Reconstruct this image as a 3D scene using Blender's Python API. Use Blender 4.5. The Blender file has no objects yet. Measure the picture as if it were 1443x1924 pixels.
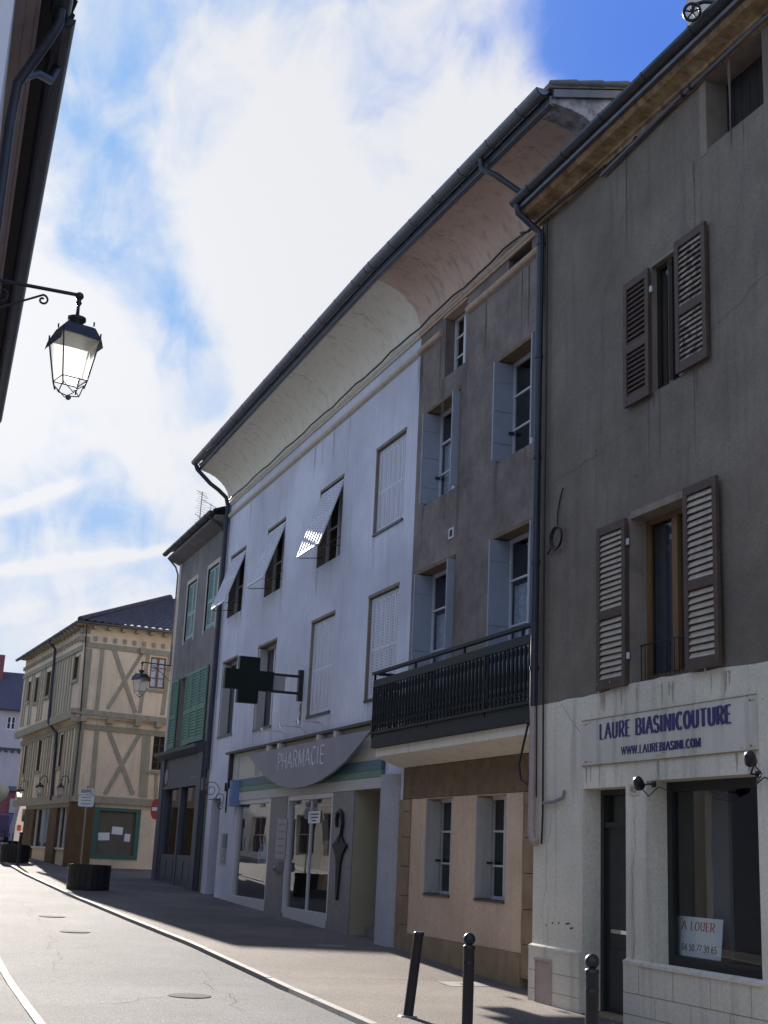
import bpy, bmesh, math, random
from mathutils import Vector, Matrix
rnd = random.Random(7)
R = math.radians
scene = bpy.context.scene
C = scene.collection

# ------------------------------------------------------------------ camera
yaw, pitch, roll = R(-20.62), R(14.88), R(2.637)
f = Vector((math.cos(yaw)*math.cos(pitch), math.sin(yaw)*math.cos(pitch), math.sin(pitch)))
r0 = Vector((math.sin(yaw), -math.cos(yaw), 0)); u0_ = r0.cross(f)
rr = math.cos(roll)*r0 + math.sin(roll)*u0_
uu = -math.sin(roll)*r0 + math.cos(roll)*u0_
cd = bpy.data.cameras.new('camera'); cam = bpy.data.objects.new('camera', cd); C.objects.link(cam)
cd.sensor_fit = 'VERTICAL'; cd.sensor_height = 36; cd.lens = 2449/1924*36
cd.clip_start = 0.1; cd.clip_end = 2000
cam.matrix_world = Matrix(((rr.x, uu.x, -f.x, 0), (rr.y, uu.y, -f.y, 0), (rr.z, uu.z, -f.z, 1.6), (0, 0, 0, 1)))
scene.camera = cam
scene.render.resolution_x = 768; scene.render.resolution_y = 1024
scene.view_settings.view_transform = 'Standard'; scene.view_settings.look = 'None'
scene.view_settings.exposure = 1.25; scene.view_settings.gamma = 1

# ------------------------------------------------------------------ sun and sky
SUN_EL, SUN_AZ = R(20.3), R(-0.7)          # azimuth measured from +X (the street direction)
sd = Vector((math.cos(SUN_EL)*math.cos(SUN_AZ), math.cos(SUN_EL)*math.sin(SUN_AZ), math.sin(SUN_EL)))
sl = bpy.data.lights.new('sun', 'SUN'); sl.energy = 5.0; sl.angle = R(0.5); sl.color = (1.0, 0.92, 0.82)
so = bpy.data.objects.new('sun', sl); C.objects.link(so)
so.rotation_euler = sd.to_track_quat('Z', 'Y').to_euler()

world = bpy.data.worlds.new('World'); scene.world = world; world.use_nodes = True
wn, wl = world.node_tree.nodes, world.node_tree.links
wn.clear()
def N(t, **k):
    n = wn.new(t)
    for a, b in k.items(): setattr(n, a, b)
    return n
def M(op, a, b=None, c=None, clamp=False):
    n = N('ShaderNodeMath', operation=op, use_clamp=clamp)
    for i, x in enumerate((a, b, c)):
        if x is None: continue
        if isinstance(x, (int, float)): n.inputs[i].default_value = x
        else: wl.new(x, n.inputs[i])
    return n.outputs[0]
out = N('ShaderNodeOutputWorld'); bg = N('ShaderNodeBackground'); bg.inputs[1].default_value = 0.15
wl.new(bg.outputs[0], out.inputs[0])
sky = N('ShaderNodeTexSky', sky_type='NISHITA', sun_disc=False, sun_elevation=SUN_EL, sun_rotation=R(90)-SUN_AZ,
        altitude=200, air_density=1.0, dust_density=0.6, ozone_density=2.2)
tc = N('ShaderNodeTexCoord'); D = tc.outputs['Generated']
nrm = N('ShaderNodeVectorMath', operation='NORMALIZE'); wl.new(D, nrm.inputs[0]); D = nrm.outputs[0]
def dot(v):
    n = N('ShaderNodeVectorMath', operation='DOT_PRODUCT'); wl.new(D, n.inputs[0]); n.inputs[1].default_value = v
    return n.outputs['Value']
def blob(v, deg, amp):
    v = Vector(v).normalized(); k = 1-math.cos(R(deg))
    x = M('DIVIDE', M('SUBTRACT', 1.0, dot(v)), k)
    return M('MULTIPLY', M('POWER', 2.718, M('MULTIPLY', x, -1.0)), amp)
def noise(scale, detail, rot, stretch, dist=0.0, off=0.0):
    mp = N('ShaderNodeMapping'); mp.inputs['Rotation'].default_value = rot; mp.inputs['Scale'].default_value = stretch
    mp.inputs['Location'].default_value = (off, off*.7, off*1.3)
    wl.new(D, mp.inputs['Vector'])
    n = N('ShaderNodeTexNoise'); n.inputs['Scale'].default_value = scale; n.inputs['Detail'].default_value = detail
    n.inputs['Roughness'].default_value = 0.55; n.inputs['Distortion'].default_value = dist
    wl.new(mp.outputs[0], n.inputs['Vector']); return n.outputs['Fac']
# thin cloud veil: broad patches, thicker towards the sun, wisps, and clear holes
veil = None
for v, deg, a in (((0.935, -0.105, 0.339), 9, 0.9), ((0.853, -0.242, 0.462), 6, 0.75), ((0.882, -0.273, 0.385), 7, 0.7),
                  ((0.761, -0.345, 0.549), 6, 0.5), ((0.77, -0.394, 0.50), 5, 0.45), ((0.92, 0.06, 0.36), 12, 0.8), ((0.83, -0.20, 0.52), 4, 0.3),
                  ((0.902, -0.165, 0.398), 3.2, -0.42), ((0.86, -0.095, 0.496), 5, -0.30), ((0.896, -0.088, 0.43), 4, -0.30),
                  ((0.783, -0.278, 0.557), 3.2, -0.25), ((0.67, -0.47, 0.57), 6.2, -1.4), ((0.965, -0.12, 0.235), 5, -0.5),
                  ((0.98, -0.094, 0.150), 8, 0.32),
                  ((0.1, 0.1, 1), 30, -0.1), ((-0.5, 0.5, 0.6), 40, 0.1), ((0.0, 1.0, 0.35), 38, 0.28), ((-0.9, 0.0, 0.3), 35, 0.3)):  # cloud patches out of view, added to set the ambient light
    b = blob(v, deg, a*(.78 if v[1] < 0.05 and a > 0 and v[0] > .5 else 1)); veil = b if veil is None else M('ADD', veil, b)
n1 = noise(4.2, 8, (0.3, 0.5, 0.2), (1, 1.0, 1.6), 0.5)
n2 = noise(13, 8, (0.4, -0.6, 0.9), (0.6, 1.6, 1.2), 0.8, 3.0)
nn = M('ADD', M('MULTIPLY', M('SUBTRACT', n1, 0.5), 2.6), M('MULTIPLY', M('SUBTRACT', n2, 0.5), 1.3))
fac = M('ADD', M('ADD', veil, 0.27), nn)
# aircraft trails: bands of the sky along great circles
def trail(a, b, w, amp):
    a, b = Vector(a).normalized(), Vector(b).normalized(); nv = a.cross(b).normalized(); mid = (a+b).normalized()
    x = M('ABSOLUTE', M('DIVIDE', M('ADD', dot(nv), M('MULTIPLY', M('SUBTRACT', n2, 0.5), 0.012)), w))
    g = M('POWER', 2.718, M('MULTIPLY', M('MULTIPLY', x, x), -1.0))
    y = M('DIVIDE', M('SUBTRACT', 1.0, dot(mid)), 1-math.cos(a.angle(b)*0.62))
    g2 = M('POWER', 2.718, M('MULTIPLY', M('MULTIPLY', y, y), -1.0))
    return M('MULTIPLY', M('MULTIPLY', g, g2), amp)
fac = M('ADD', fac, trail((0.97, -0.063, 0.236), (0.959, -0.113, 0.259), 0.005, 0.62))
fac = M('ADD', fac, trail((0.979, -0.069, 0.193), (0.957, -0.193, 0.219), 0.0045, 0.62))
fac = M('MULTIPLY', fac, 0.95, clamp=True)
cr = N('ShaderNodeMapRange', interpolation_type='SMOOTHSTEP'); wl.new(fac, cr.inputs['Value'])
cr.inputs['From Min'].default_value = 0.0; cr.inputs['From Max'].default_value = 1.0
cloudc = N('ShaderNodeRGB'); cloudc.outputs[0].default_value = (2.32, 2.35, 2.46, 1)
glow = M('ADD', 1.0, blob((0.93, -0.02, 0.345), 11, 0.12))
cv = N('ShaderNodeVectorMath', operation='SCALE'); wl.new(cloudc.outputs[0], cv.inputs[0]); wl.new(glow, cv.inputs['Scale'])
tint = N('ShaderNodeVectorMath', operation='MULTIPLY'); wl.new(sky.outputs[0], tint.inputs[0]); tint.inputs[1].default_value = (0.50, 0.66, 1.10)
mix = N('ShaderNodeMix', data_type='RGBA'); wl.new(cr.outputs[0], mix.inputs[0])
capn = N('ShaderNodeVectorMath', operation='MINIMUM'); wl.new(tint.outputs[0], capn.inputs[0]); capm = N('ShaderNodeMix', data_type='RGBA'); wl.new(M('MULTIPLY', blob((0.68, -0.46, 0.57), 13, 1.0), 1.0, clamp=True), capm.inputs[0])
capm.inputs[6].default_value = (0.85, 1.50, 2.55, 1); capm.inputs[7].default_value = (0.30, 0.68, 2.2, 1); wl.new(capm.outputs[2], capn.inputs[1])
wl.new(capn.outputs[0], mix.inputs[6]); wl.new(cv.outputs[0], mix.inputs[7])
wl.new(mix.outputs[2], bg.inputs[0])

# ------------------------------------------------------------------ materials
def mat(name, col, col2=None, rough=0.85, scale=3.0, detail=6, bump=0.0, bscale=60, streak=0.0, dirt=None, metal=0.0, spec=0.5, zs=1.0, contrast=1.0, speck=0.0, sscale=170, patch=0.0):
    m = bpy.data.materials.new(name); m.use_nodes = True
    nt = m.node_tree; b = nt.nodes['Principled BSDF']
    b.inputs['Roughness'].default_value = rough; b.inputs['Metallic'].default_value = metal
    b.inputs['Specular IOR Level'].default_value = spec
    b.inputs['Base Color'].default_value = (*col, 1)
    t = nt.nodes.new('ShaderNodeTexCoord')
    if col2:
        mp = nt.nodes.new('ShaderNodeMapping'); mp.inputs['Scale'].default_value = (1, 1, zs)
        nt.links.new(t.outputs['Object'], mp.inputs[0])
        n = nt.nodes.new('ShaderNodeTexNoise'); n.inputs['Scale'].default_value = scale; n.inputs['Detail'].default_value = detail
        n.inputs['Roughness'].default_value = 0.65
        nt.links.new(mp.outputs[0], n.inputs['Vector'])
        mr = nt.nodes.new('ShaderNodeMapRange'); mr.inputs['From Min'].default_value = 0.5-0.22/contrast; mr.inputs['From Max'].default_value = 0.5+0.22/contrast
        nt.links.new(n.outputs['Fac'], mr.inputs['Value'])
        mx = nt.nodes.new('ShaderNodeMix'); mx.data_type = 'RGBA'
        mx.inputs[6].default_value = (*col, 1); mx.inputs[7].default_value = (*col2, 1)
        nt.links.new(mr.outputs[0], mx.inputs[0]); last = mx.outputs[2]
        if streak > 0:
            mp2 = nt.nodes.new('ShaderNodeMapping'); mp2.inputs['Scale'].default_value = (4.5, 4.5, 0.35)
            nt.links.new(t.outputs['Object'], mp2.inputs[0])
            n2 = nt.nodes.new('ShaderNodeTexNoise'); n2.inputs['Scale'].default_value = 1.6; n2.inputs['Detail'].default_value = 7
            nt.links.new(mp2.outputs[0], n2.inputs['Vector'])
            m2 = nt.nodes.new('ShaderNodeMapRange'); m2.inputs['From Min'].default_value = 0.52; m2.inputs['From Max'].default_value = 0.74
            m2.inputs['To Max'].default_value = streak
            nt.links.new(n2.outputs['Fac'], m2.inputs['Value'])
            mx2 = nt.nodes.new('ShaderNodeMix'); mx2.data_type = 'RGBA'
            d = dirt or tuple(c*0.45 for c in col)
            mx2.inputs[7].default_value = (*d, 1)
            nt.links.new(last, mx2.inputs[6]); nt.links.new(m2.outputs[0], mx2.inputs[0]); last = mx2.outputs[2]
        for amt, sc_, lo_, hi_ in ((speck, sscale, .35, .65), (patch, .35, .42, .6)):
            if amt <= 0: continue
            n4 = nt.nodes.new('ShaderNodeTexNoise'); n4.inputs['Scale'].default_value = sc_; n4.inputs['Detail'].default_value = 2 if sc_ > 5 else 8
            nt.links.new(t.outputs['Object'], n4.inputs['Vector'])
            m4 = nt.nodes.new('ShaderNodeMapRange'); m4.inputs['From Min'].default_value = lo_; m4.inputs['From Max'].default_value = hi_
            m4.inputs['To Min'].default_value = 1-amt; m4.inputs['To Max'].default_value = 1+amt
            nt.links.new(n4.outputs['Fac'], m4.inputs['Value'])
            v4 = nt.nodes.new('ShaderNodeVectorMath'); v4.operation = 'SCALE'
            nt.links.new(last, v4.inputs[0]); nt.links.new(m4.outputs[0], v4.inputs['Scale']); last = v4.outputs[0]
        nt.links.new(last, b.inputs['Base Color'])
    if bump > 0:
        n3 = nt.nodes.new('ShaderNodeTexNoise'); n3.inputs['Scale'].default_value = bscale; n3.inputs['Detail'].default_value = 5
        nt.links.new(t.outputs['Object'], n3.inputs['Vector'])
        bp = nt.nodes.new('ShaderNodeBump'); bp.inputs['Strength'].default_value = bump; bp.inputs['Distance'].default_value = 0.02
        nt.links.new(n3.outputs['Fac'], bp.inputs['Height']); nt.links.new(bp.outputs[0], b.inputs['Normal'])
    return m
def glassmat(name, tintc=(0.8, 0.85, 0.85), refl=1.0, rough=0.01):
    m = bpy.data.materials.new(name); m.use_nodes = True; nt = m.node_tree; nt.nodes.clear()
    o = nt.nodes.new('ShaderNodeOutputMaterial'); g = nt.nodes.new('ShaderNodeBsdfGlossy'); t = nt.nodes.new('ShaderNodeBsdfTransparent')
    g.inputs['Roughness'].default_value = rough; t.inputs[0].default_value = (*tintc, 1)
    fr = nt.nodes.new('ShaderNodeLayerWeight'); fr.inputs['Blend'].default_value = 0.5
    pw = nt.nodes.new('ShaderNodeMath'); pw.operation = 'POWER'; pw.inputs[1].default_value = 3.6; nt.links.new(fr.outputs['Facing'], pw.inputs[0])
    mu = nt.nodes.new('ShaderNodeMath'); mu.operation = 'MULTIPLY_ADD'; mu.use_clamp = True; mu.inputs[1].default_value = refl; mu.inputs[2].default_value = 0.05
    mx = nt.nodes.new('ShaderNodeMixShader')
    tc_ = nt.nodes.new('ShaderNodeTexCoord'); nz = nt.nodes.new('ShaderNodeTexNoise'); nz.inputs['Scale'].default_value = 1.3
    bp = nt.nodes.new('ShaderNodeBump'); bp.inputs['Strength'].default_value = 0.03; bp.inputs['Distance'].default_value = 0.05
    nt.links.new(tc_.outputs['Object'], nz.inputs['Vector']); nt.links.new(nz.outputs['Fac'], bp.inputs['Height']); nt.links.new(bp.outputs[0], g.inputs['Normal'])
    nt.links.new(pw.outputs[0], mu.inputs[0]); nt.links.new(mu.outputs[0], mx.inputs[0])
    nt.links.new(t.outputs[0], mx.inputs[1]); nt.links.new(g.outputs[0], mx.inputs[2]); nt.links.new(mx.outputs[0], o.inputs[0])
    return m
def frosted(name, col):
    m = bpy.data.materials.new(name); m.use_nodes = True; nt = m.node_tree; nt.nodes.clear()
    o = nt.nodes.new('ShaderNodeOutputMaterial'); a = nt.nodes.new('ShaderNodeBsdfTranslucent'); b = nt.nodes.new('ShaderNodeBsdfTransparent')
    a.inputs[0].default_value = (*col, 1); mx = nt.nodes.new('ShaderNodeMixShader'); mx.inputs[0].default_value = 0.55
    nt.links.new(b.outputs[0], mx.inputs[2]); nt.links.new(a.outputs[0], mx.inputs[1]); nt.links.new(mx.outputs[0], o.inputs[0])
    return m
MT = {}
MT['road'] = mat('asphalt_road', (0.118, 0.120, 0.130), (0.172, 0.174, 0.184), rough=0.84, scale=1.1, detail=9, bump=0.9, bscale=95, spec=0.24, contrast=0.8, speck=0.38, sscale=55, patch=0.10)
MT['pave'] = mat('asphalt_pavement', (0.150, 0.128, 0.112), (0.200, 0.172, 0.150), rough=0.85, scale=1.3, detail=9, bump=0.9, bscale=80, spec=0.3, contrast=0.8, speck=0.32, sscale=60, patch=0.14)
MT['patch'] = mat('asphalt_repair', (0.088, 0.089, 0.096), (0.130, 0.131, 0.138), rough=0.92, scale=2, bump=0.9, bscale=80, spec=0.1, speck=0.3, sscale=50)
MT['kerb'] = mat('kerb_stone', (0.24, 0.235, 0.235), (0.32, 0.31, 0.31), rough=0.8, scale=6, bump=0.3, speck=0.2)
MT['ground'] = mat('ground_earth', (0.10, 0.10, 0.09), (0.14, 0.13, 0.11), scale=0.3)
MT['brown'] = mat('grey_brown_roughcast', (0.145, 0.120, 0.090), (0.245, 0.210, 0.165), scale=1.5, bump=0.45, bscale=45, streak=0.5, dirt=(0.10, 0.092, 0.088), contrast=0.75, speck=0.07, sscale=30, patch=0.12)
MT['cream'] = mat('cream_plaster', (0.69, 0.645, 0.51), (0.78, 0.735, 0.60), scale=1.6, bump=0.10, bscale=35, streak=0.42, dirt=(0.26, 0.23, 0.185), contrast=0.8, speck=0.07, sscale=30, patch=0.12)
MT['white'] = mat('white_roughcast', (0.64, 0.655, 0.74), (0.74, 0.75, 0.82), scale=2.2, bump=0.5, bscale=40, streak=0.28, dirt=(0.42, 0.42, 0.47), contrast=0.8, speck=0.07, sscale=30, patch=0.12)
MT['mauve'] = mat('mottled_brown_render', (0.125, 0.100, 0.090), (0.320, 0.265, 0.235), scale=2.4, detail=10, bump=0.55, bscale=38, streak=0.4, dirt=(0.11, 0.09, 0.085), contrast=0.85, speck=0.07, sscale=30, patch=0.12)
MT['cove_w'] = mat('cream_cove_plaster', (0.86, 0.79, 0.62), (0.90, 0.85, 0.70), scale=1.2, bump=0.15, bscale=25, streak=0.35, dirt=(0.42, 0.34, 0.24))
MT['cove_p'] = mat('pinkish_cove_plaster', (0.60, 0.43, 0.33), (0.78, 0.60, 0.48), scale=1.0, detail=9, bump=0.2, bscale=25, streak=0.45, dirt=(0.26, 0.16, 0.11))
MT['mould_w'] = mat('cream_moulding', (0.58, 0.50, 0.40), (0.66, 0.60, 0.50), scale=3, streak=0.4, dirt=(0.36, 0.28, 0.2))
MT['mould_p'] = mat('ochre_moulding', (0.46, 0.32, 0.22), (0.56, 0.44, 0.34), scale=3, streak=0.4, dirt=(0.26, 0.17, 0.11))
MT['pink'] = mat('pink_plaster', (0.64, 0.47, 0.32), (0.74, 0.56, 0.40), scale=1.5, bump=0.12, streak=0.22, dirt=(0.33, 0.24, 0.18), speck=0.07, sscale=30, patch=0.12)
MT['stone'] = mat('ochre_stone', (0.26, 0.175, 0.09), (0.40, 0.30, 0.18), scale=3.0, detail=9, bump=0.35, bscale=30, streak=0.5, dirt=(0.16, 0.11, 0.06))
MT['jambstone'] = mat('greyish_tan_stone', (0.20, 0.165, 0.13), (0.31, 0.26, 0.21), scale=4, detail=8, bump=0.3, bscale=30, streak=0.5, dirt=(0.14, 0.11, 0.09))
MT['cornice'] = mat('stained_ochre_cornice', (0.22, 0.125, 0.055), (0.46, 0.33, 0.19), scale=4.2, detail=10, bump=0.4, bscale=30, streak=0.85, dirt=(0.09, 0.07, 0.045), contrast=1.6)
MT['beam'] = mat('brown_board', (0.155, 0.105, 0.060), (0.24, 0.165, 0.095), scale=6, detail=9, bump=0.25, contrast=1.3)
MT['zinc'] = mat('grey_zinc', (0.14, 0.145, 0.165), (0.20, 0.205, 0.225), rough=0.42, scale=5, metal=0.55)
MT['zincdark'] = mat('dark_zinc', (0.045, 0.047, 0.055), (0.075, 0.077, 0.085), rough=0.4, scale=5, metal=0.5)
MT['pipe'] = mat('dark_downpipe', (0.030, 0.035, 0.050), (0.052, 0.058, 0.078), rough=0.45, scale=4, metal=0.2)
MT['pvc'] = mat('dusty_pink_pvc', (0.40, 0.30, 0.27), (0.50, 0.40, 0.36), rough=0.5, scale=5)
MT['cable'] = mat('black_cable', (0.012, 0.012, 0.014), rough=0.5)
MT['iron'] = mat('black_iron', (0.012, 0.013, 0.016), (0.022, 0.022, 0.026), rough=0.42, scale=12)
MT['lampiron'] = mat('faded_iron', (0.09, 0.085, 0.09), (0.14, 0.13, 0.135), rough=0.5, scale=12)
MT['balc'] = mat('dark_green_iron', (0.006, 0.010, 0.011), (0.013, 0.018, 0.019), rough=0.5, scale=10, spec=0.35)
MT['frame_w'] = mat('white_window_paint', (0.58, 0.58, 0.60), (0.68, 0.68, 0.70), rough=0.5, scale=6)
MT['shutter_b'] = mat('pale_blue_grey_shutter', (0.30, 0.335, 0.40), (0.36, 0.40, 0.46), rough=0.6, scale=5, bump=0.1)
MT['shutter_g'] = mat('pale_grey_shutter', (0.42, 0.42, 0.40), (0.50, 0.49, 0.47), rough=0.6, scale=5, bump=0.1, streak=0.3)
MT['pers'] = mat('white_metal_shutter', (0.66, 0.66, 0.72), (0.74, 0.74, 0.79), rough=0.5, scale=3, streak=0.25, dirt=(0.40, 0.38, 0.38))
MT['slit'] = mat('shutter_slit', (0.36, 0.36, 0.40), rough=0.9)
MT['brownwood'] = mat('brown_shutter_wood', (0.062, 0.036, 0.024), (0.105, 0.066, 0.045), rough=0.65, scale=8, bump=0.2)
MT['slat'] = mat('pale_worn_slat', (0.38, 0.33, 0.25), (0.52, 0.47, 0.37), rough=0.6, scale=9, streak=0.5, dirt=(0.25, 0.19, 0.13))
MT['slatworn'] = mat('peeling_slat', (0.085, 0.07, 0.06), (0.48, 0.42, 0.34), rough=0.7, scale=11, detail=8, contrast=2.2)
MT['wood_o'] = mat('orange_window_wood', (0.15, 0.075, 0.030), (0.24, 0.13, 0.06), rough=0.5, scale=6, zs=0.2)
MT['wood_d'] = mat('dark_old_planks', (0.016, 0.013, 0.012), (0.036, 0.028, 0.024), rough=0.8, scale=8, zs=0.12, bump=0.2)
MT['castiron'] = mat('worn_cast_iron', (0.030, 0.028, 0.027), (0.055, 0.052, 0.05), rough=0.85, scale=18, bump=0.5, bscale=60, spec=0.1)
MT['plate'] = mat('concrete_plate', (0.20, 0.195, 0.19), (0.27, 0.26, 0.25), rough=0.85, scale=8, bump=0.3, speck=0.2)
MT['dark'] = mat('dark_interior', (0.018, 0.017, 0.016), (0.03, 0.028, 0.026), scale=1.0)  # near-black colour paints in the shade of unlit rooms and openings
MT['dim'] = mat('dim_interior_wall', (0.16, 0.15, 0.14), (0.20, 0.19, 0.17), scale=1.0)
MT['curtain'] = mat('lace_curtain', (0.40, 0.45, 0.56), (0.75, 0.78, 0.86), rough=0.9, scale=22, detail=3, contrast=1.6)
MT['backingdk'] = mat('unlit_window_backing', (0.045, 0.045, 0.055), (0.075, 0.075, 0.095), scale=3)  # near-black sheet painting in the unlit room behind glass, no real curtain
MT['glass'] = glassmat('window_glass', refl=1.1)
MT['shopglass'] = glassmat('shop_glass', (0.82, 0.86, 0.84), refl=1.1)
MT['blackframe'] = mat('black_shop_frame', (0.014, 0.014, 0.015), rough=0.35)
MT['doorgreen'] = mat('dark_door_paint', (0.020, 0.022, 0.022), (0.032, 0.034, 0.033), rough=0.4, scale=5)
MT['panel'] = mat('stained_sign_panel', (0.60, 0.56, 0.47), (0.68, 0.64, 0.54), scale=3.2, detail=9, streak=0.55, dirt=(0.33, 0.29, 0.21), rough=0.6)
MT['navy'] = mat('navy_paint', (0.028, 0.026, 0.115), (0.05, 0.045, 0.16), rough=0.6, scale=14)
MT['red'] = mat('red_paint', (0.50, 0.035, 0.03), rough=0.5)
MT['paper'] = mat('white_card', (0.86, 0.87, 0.88), rough=0.6)
MT['ink'] = mat('grey_ink', (0.06, 0.06, 0.07), rough=0.6)
MT['teal'] = mat('teal_blue_band', (0.055, 0.14, 0.19), (0.075, 0.175, 0.225), rough=0.4, scale=2)
MT['green'] = mat('pharmacy_green_band', (0.11, 0.24, 0.16), (0.14, 0.28, 0.19), rough=0.4, scale=2)
MT['creamband'] = mat('pale_fascia', (0.50, 0.50, 0.46), (0.57, 0.56, 0.52), rough=0.45, scale=2)
MT['creampanel'] = mat('cream_fascia_panel', (0.60, 0.56, 0.45), (0.66, 0.62, 0.52), rough=0.5, scale=2)  # plain cream colour of the sign band and brackets
MT['signgrey'] = mat('grey_sign_paint', (0.27, 0.265, 0.30), (0.31, 0.305, 0.34), rough=0.5, scale=2.5)
MT['chrome'] = mat('chrome', (0.75, 0.75, 0.76), rough=0.08, metal=1.0)
MT['alu'] = mat('white_aluminium', (0.66, 0.66, 0.68), rough=0.3, metal=0.2)
MT['granite'] = mat('grey_pillar_panel', (0.20, 0.19, 0.19), (0.29, 0.275, 0.27), scale=9, detail=8, rough=0.5, bump=0.05)
MT['pillarw'] = mat('off_white_rough_pillar', (0.42, 0.41, 0.44), (0.50, 0.49, 0.52), scale=3, bump=0.3, speck=0.12, sscale=48)
MT['yellow'] = mat('yellow_plaster', (0.40, 0.355, 0.23), (0.46, 0.41, 0.28), scale=2)
MT['crossgreen'] = mat('very_dark_green', (0.003, 0.011, 0.008), rough=0.4, spec=0.3)
MT['mint'] = mat('mint_shutter', (0.28, 0.41, 0.38), (0.36, 0.49, 0.46), rough=0.6, scale=7)
MT['sage'] = mat('green_shutter', (0.13, 0.245, 0.175), (0.18, 0.31, 0.23), rough=0.6, scale=7)
MT['littlewall'] = mat('grey_weathered_render', (0.185, 0.165, 0.15), (0.27, 0.245, 0.225), scale=1.4, bump=0.3, streak=0.55, dirt=(0.11, 0.10, 0.10), speck=0.07, sscale=30, patch=0.12)
MT['shopblue'] = mat('blue_grey_shopfront', (0.070, 0.080, 0.105), (0.095, 0.105, 0.13), rough=0.45, scale=5)
MT['ochre'] = mat('ochre_plaster', (0.80, 0.63, 0.44), (0.87, 0.72, 0.53), scale=1.8, bump=0.15, streak=0.3, dirt=(0.40, 0.28, 0.16), speck=0.07, sscale=30, patch=0.12)
MT['timber'] = mat('weathered_timber', (0.32, 0.285, 0.205), (0.46, 0.415, 0.31), scale=7, zs=0.3, bump=0.2)
MT['timberdk'] = mat('dark_brown_timber', (0.10, 0.060, 0.025), (0.17, 0.105, 0.05), scale=6, zs=0.3, bump=0.2)
MT['tile'] = mat('dark_roof_tile', (0.050, 0.042, 0.048), (0.10, 0.080, 0.082), scale=5, detail=8, rough=0.8, bump=0.3, contrast=1.4)
MT['vergetile'] = mat('grey_green_verge_tile', (0.11, 0.12, 0.105), (0.19, 0.19, 0.175), scale=5, bump=0.3)
MT['brokenplaster'] = mat('broken_white_plaster', (0.24, 0.23, 0.24), (0.60, 0.57, 0.58), scale=4.5, detail=9, contrast=2.2, bump=0.5)
MT['tealframe'] = mat('teal_painted_frame', (0.050, 0.135, 0.115), (0.07, 0.17, 0.14), rough=0.6, scale=5)
MT['board'] = mat('brown_board_panel', (0.13, 0.105, 0.08), (0.17, 0.14, 0.11), scale=3)
MT['tub'] = mat('dark_tarred_staves', (0.010, 0.010, 0.012), (0.022, 0.02, 0.022), rough=0.5, scale=8, zs=0.2)
MT['soil'] = mat('planter_soil', (0.05, 0.04, 0.03), (0.09, 0.07, 0.05), scale=12, bump=0.5)
MT['farwhite'] = mat('far_white_render', (0.44, 0.41, 0.45), (0.50, 0.47, 0.51), scale=0.8, streak=0.2)
MT['farred'] = mat('far_red_shopfront', (0.20, 0.065, 0.075), (0.26, 0.09, 0.10), scale=0.8)
MT['slate'] = mat('far_dark_roof', (0.055, 0.055, 0.075), (0.085, 0.08, 0.10), scale=2)
MT['softwhite'] = mat('white_house_render', (0.72, 0.71, 0.74), (0.78, 0.77, 0.80), scale=1.5, bump=0.1)
MT['mauvewood'] = mat('mauve_soffit_boards', (0.26, 0.20, 0.20), (0.33, 0.26, 0.26), scale=3, rough=0.6)
MT['vanwhite'] = mat('white_van_paint', (0.70, 0.70, 0.68), rough=0.25)
MT['carblue'] = mat('blue_car_paint', (0.06, 0.09, 0.20), rough=0.25, metal=0.3)
MT['tyre'] = mat('tyre_rubber', (0.015, 0.015, 0.015), rough=0.8)
MT['carglass'] = mat('dark_car_glass', (0.03, 0.035, 0.04), rough=0.08)
MT['lampglass'] = frosted('frosted_lamp_glass', (0.92, 0.92, 0.88))
MT['bluecurve'] = mat('light_blue_enamel', (0.14, 0.22, 0.42), rough=0.3)
MT['beige'] = mat('beige_paint', (0.36, 0.32, 0.22), rough=0.6)
MT['plaque'] = mat('grey_plaque', (0.33, 0.33, 0.34), rough=0.4)
MT['posterb'] = mat('blue_poster', (0.05, 0.10, 0.28), (0.30, 0.40, 0.50), scale=2.5, contrast=2)
MT['postero'] = mat('orange_poster', (0.42, 0.17, 0.06), (0.50, 0.42, 0.30), scale=3, contrast=2)
MT['posterr'] = mat('red_white_poster', (0.45, 0.06, 0.05), (0.60, 0.58, 0.55), scale=5, contrast=2.5)

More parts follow.
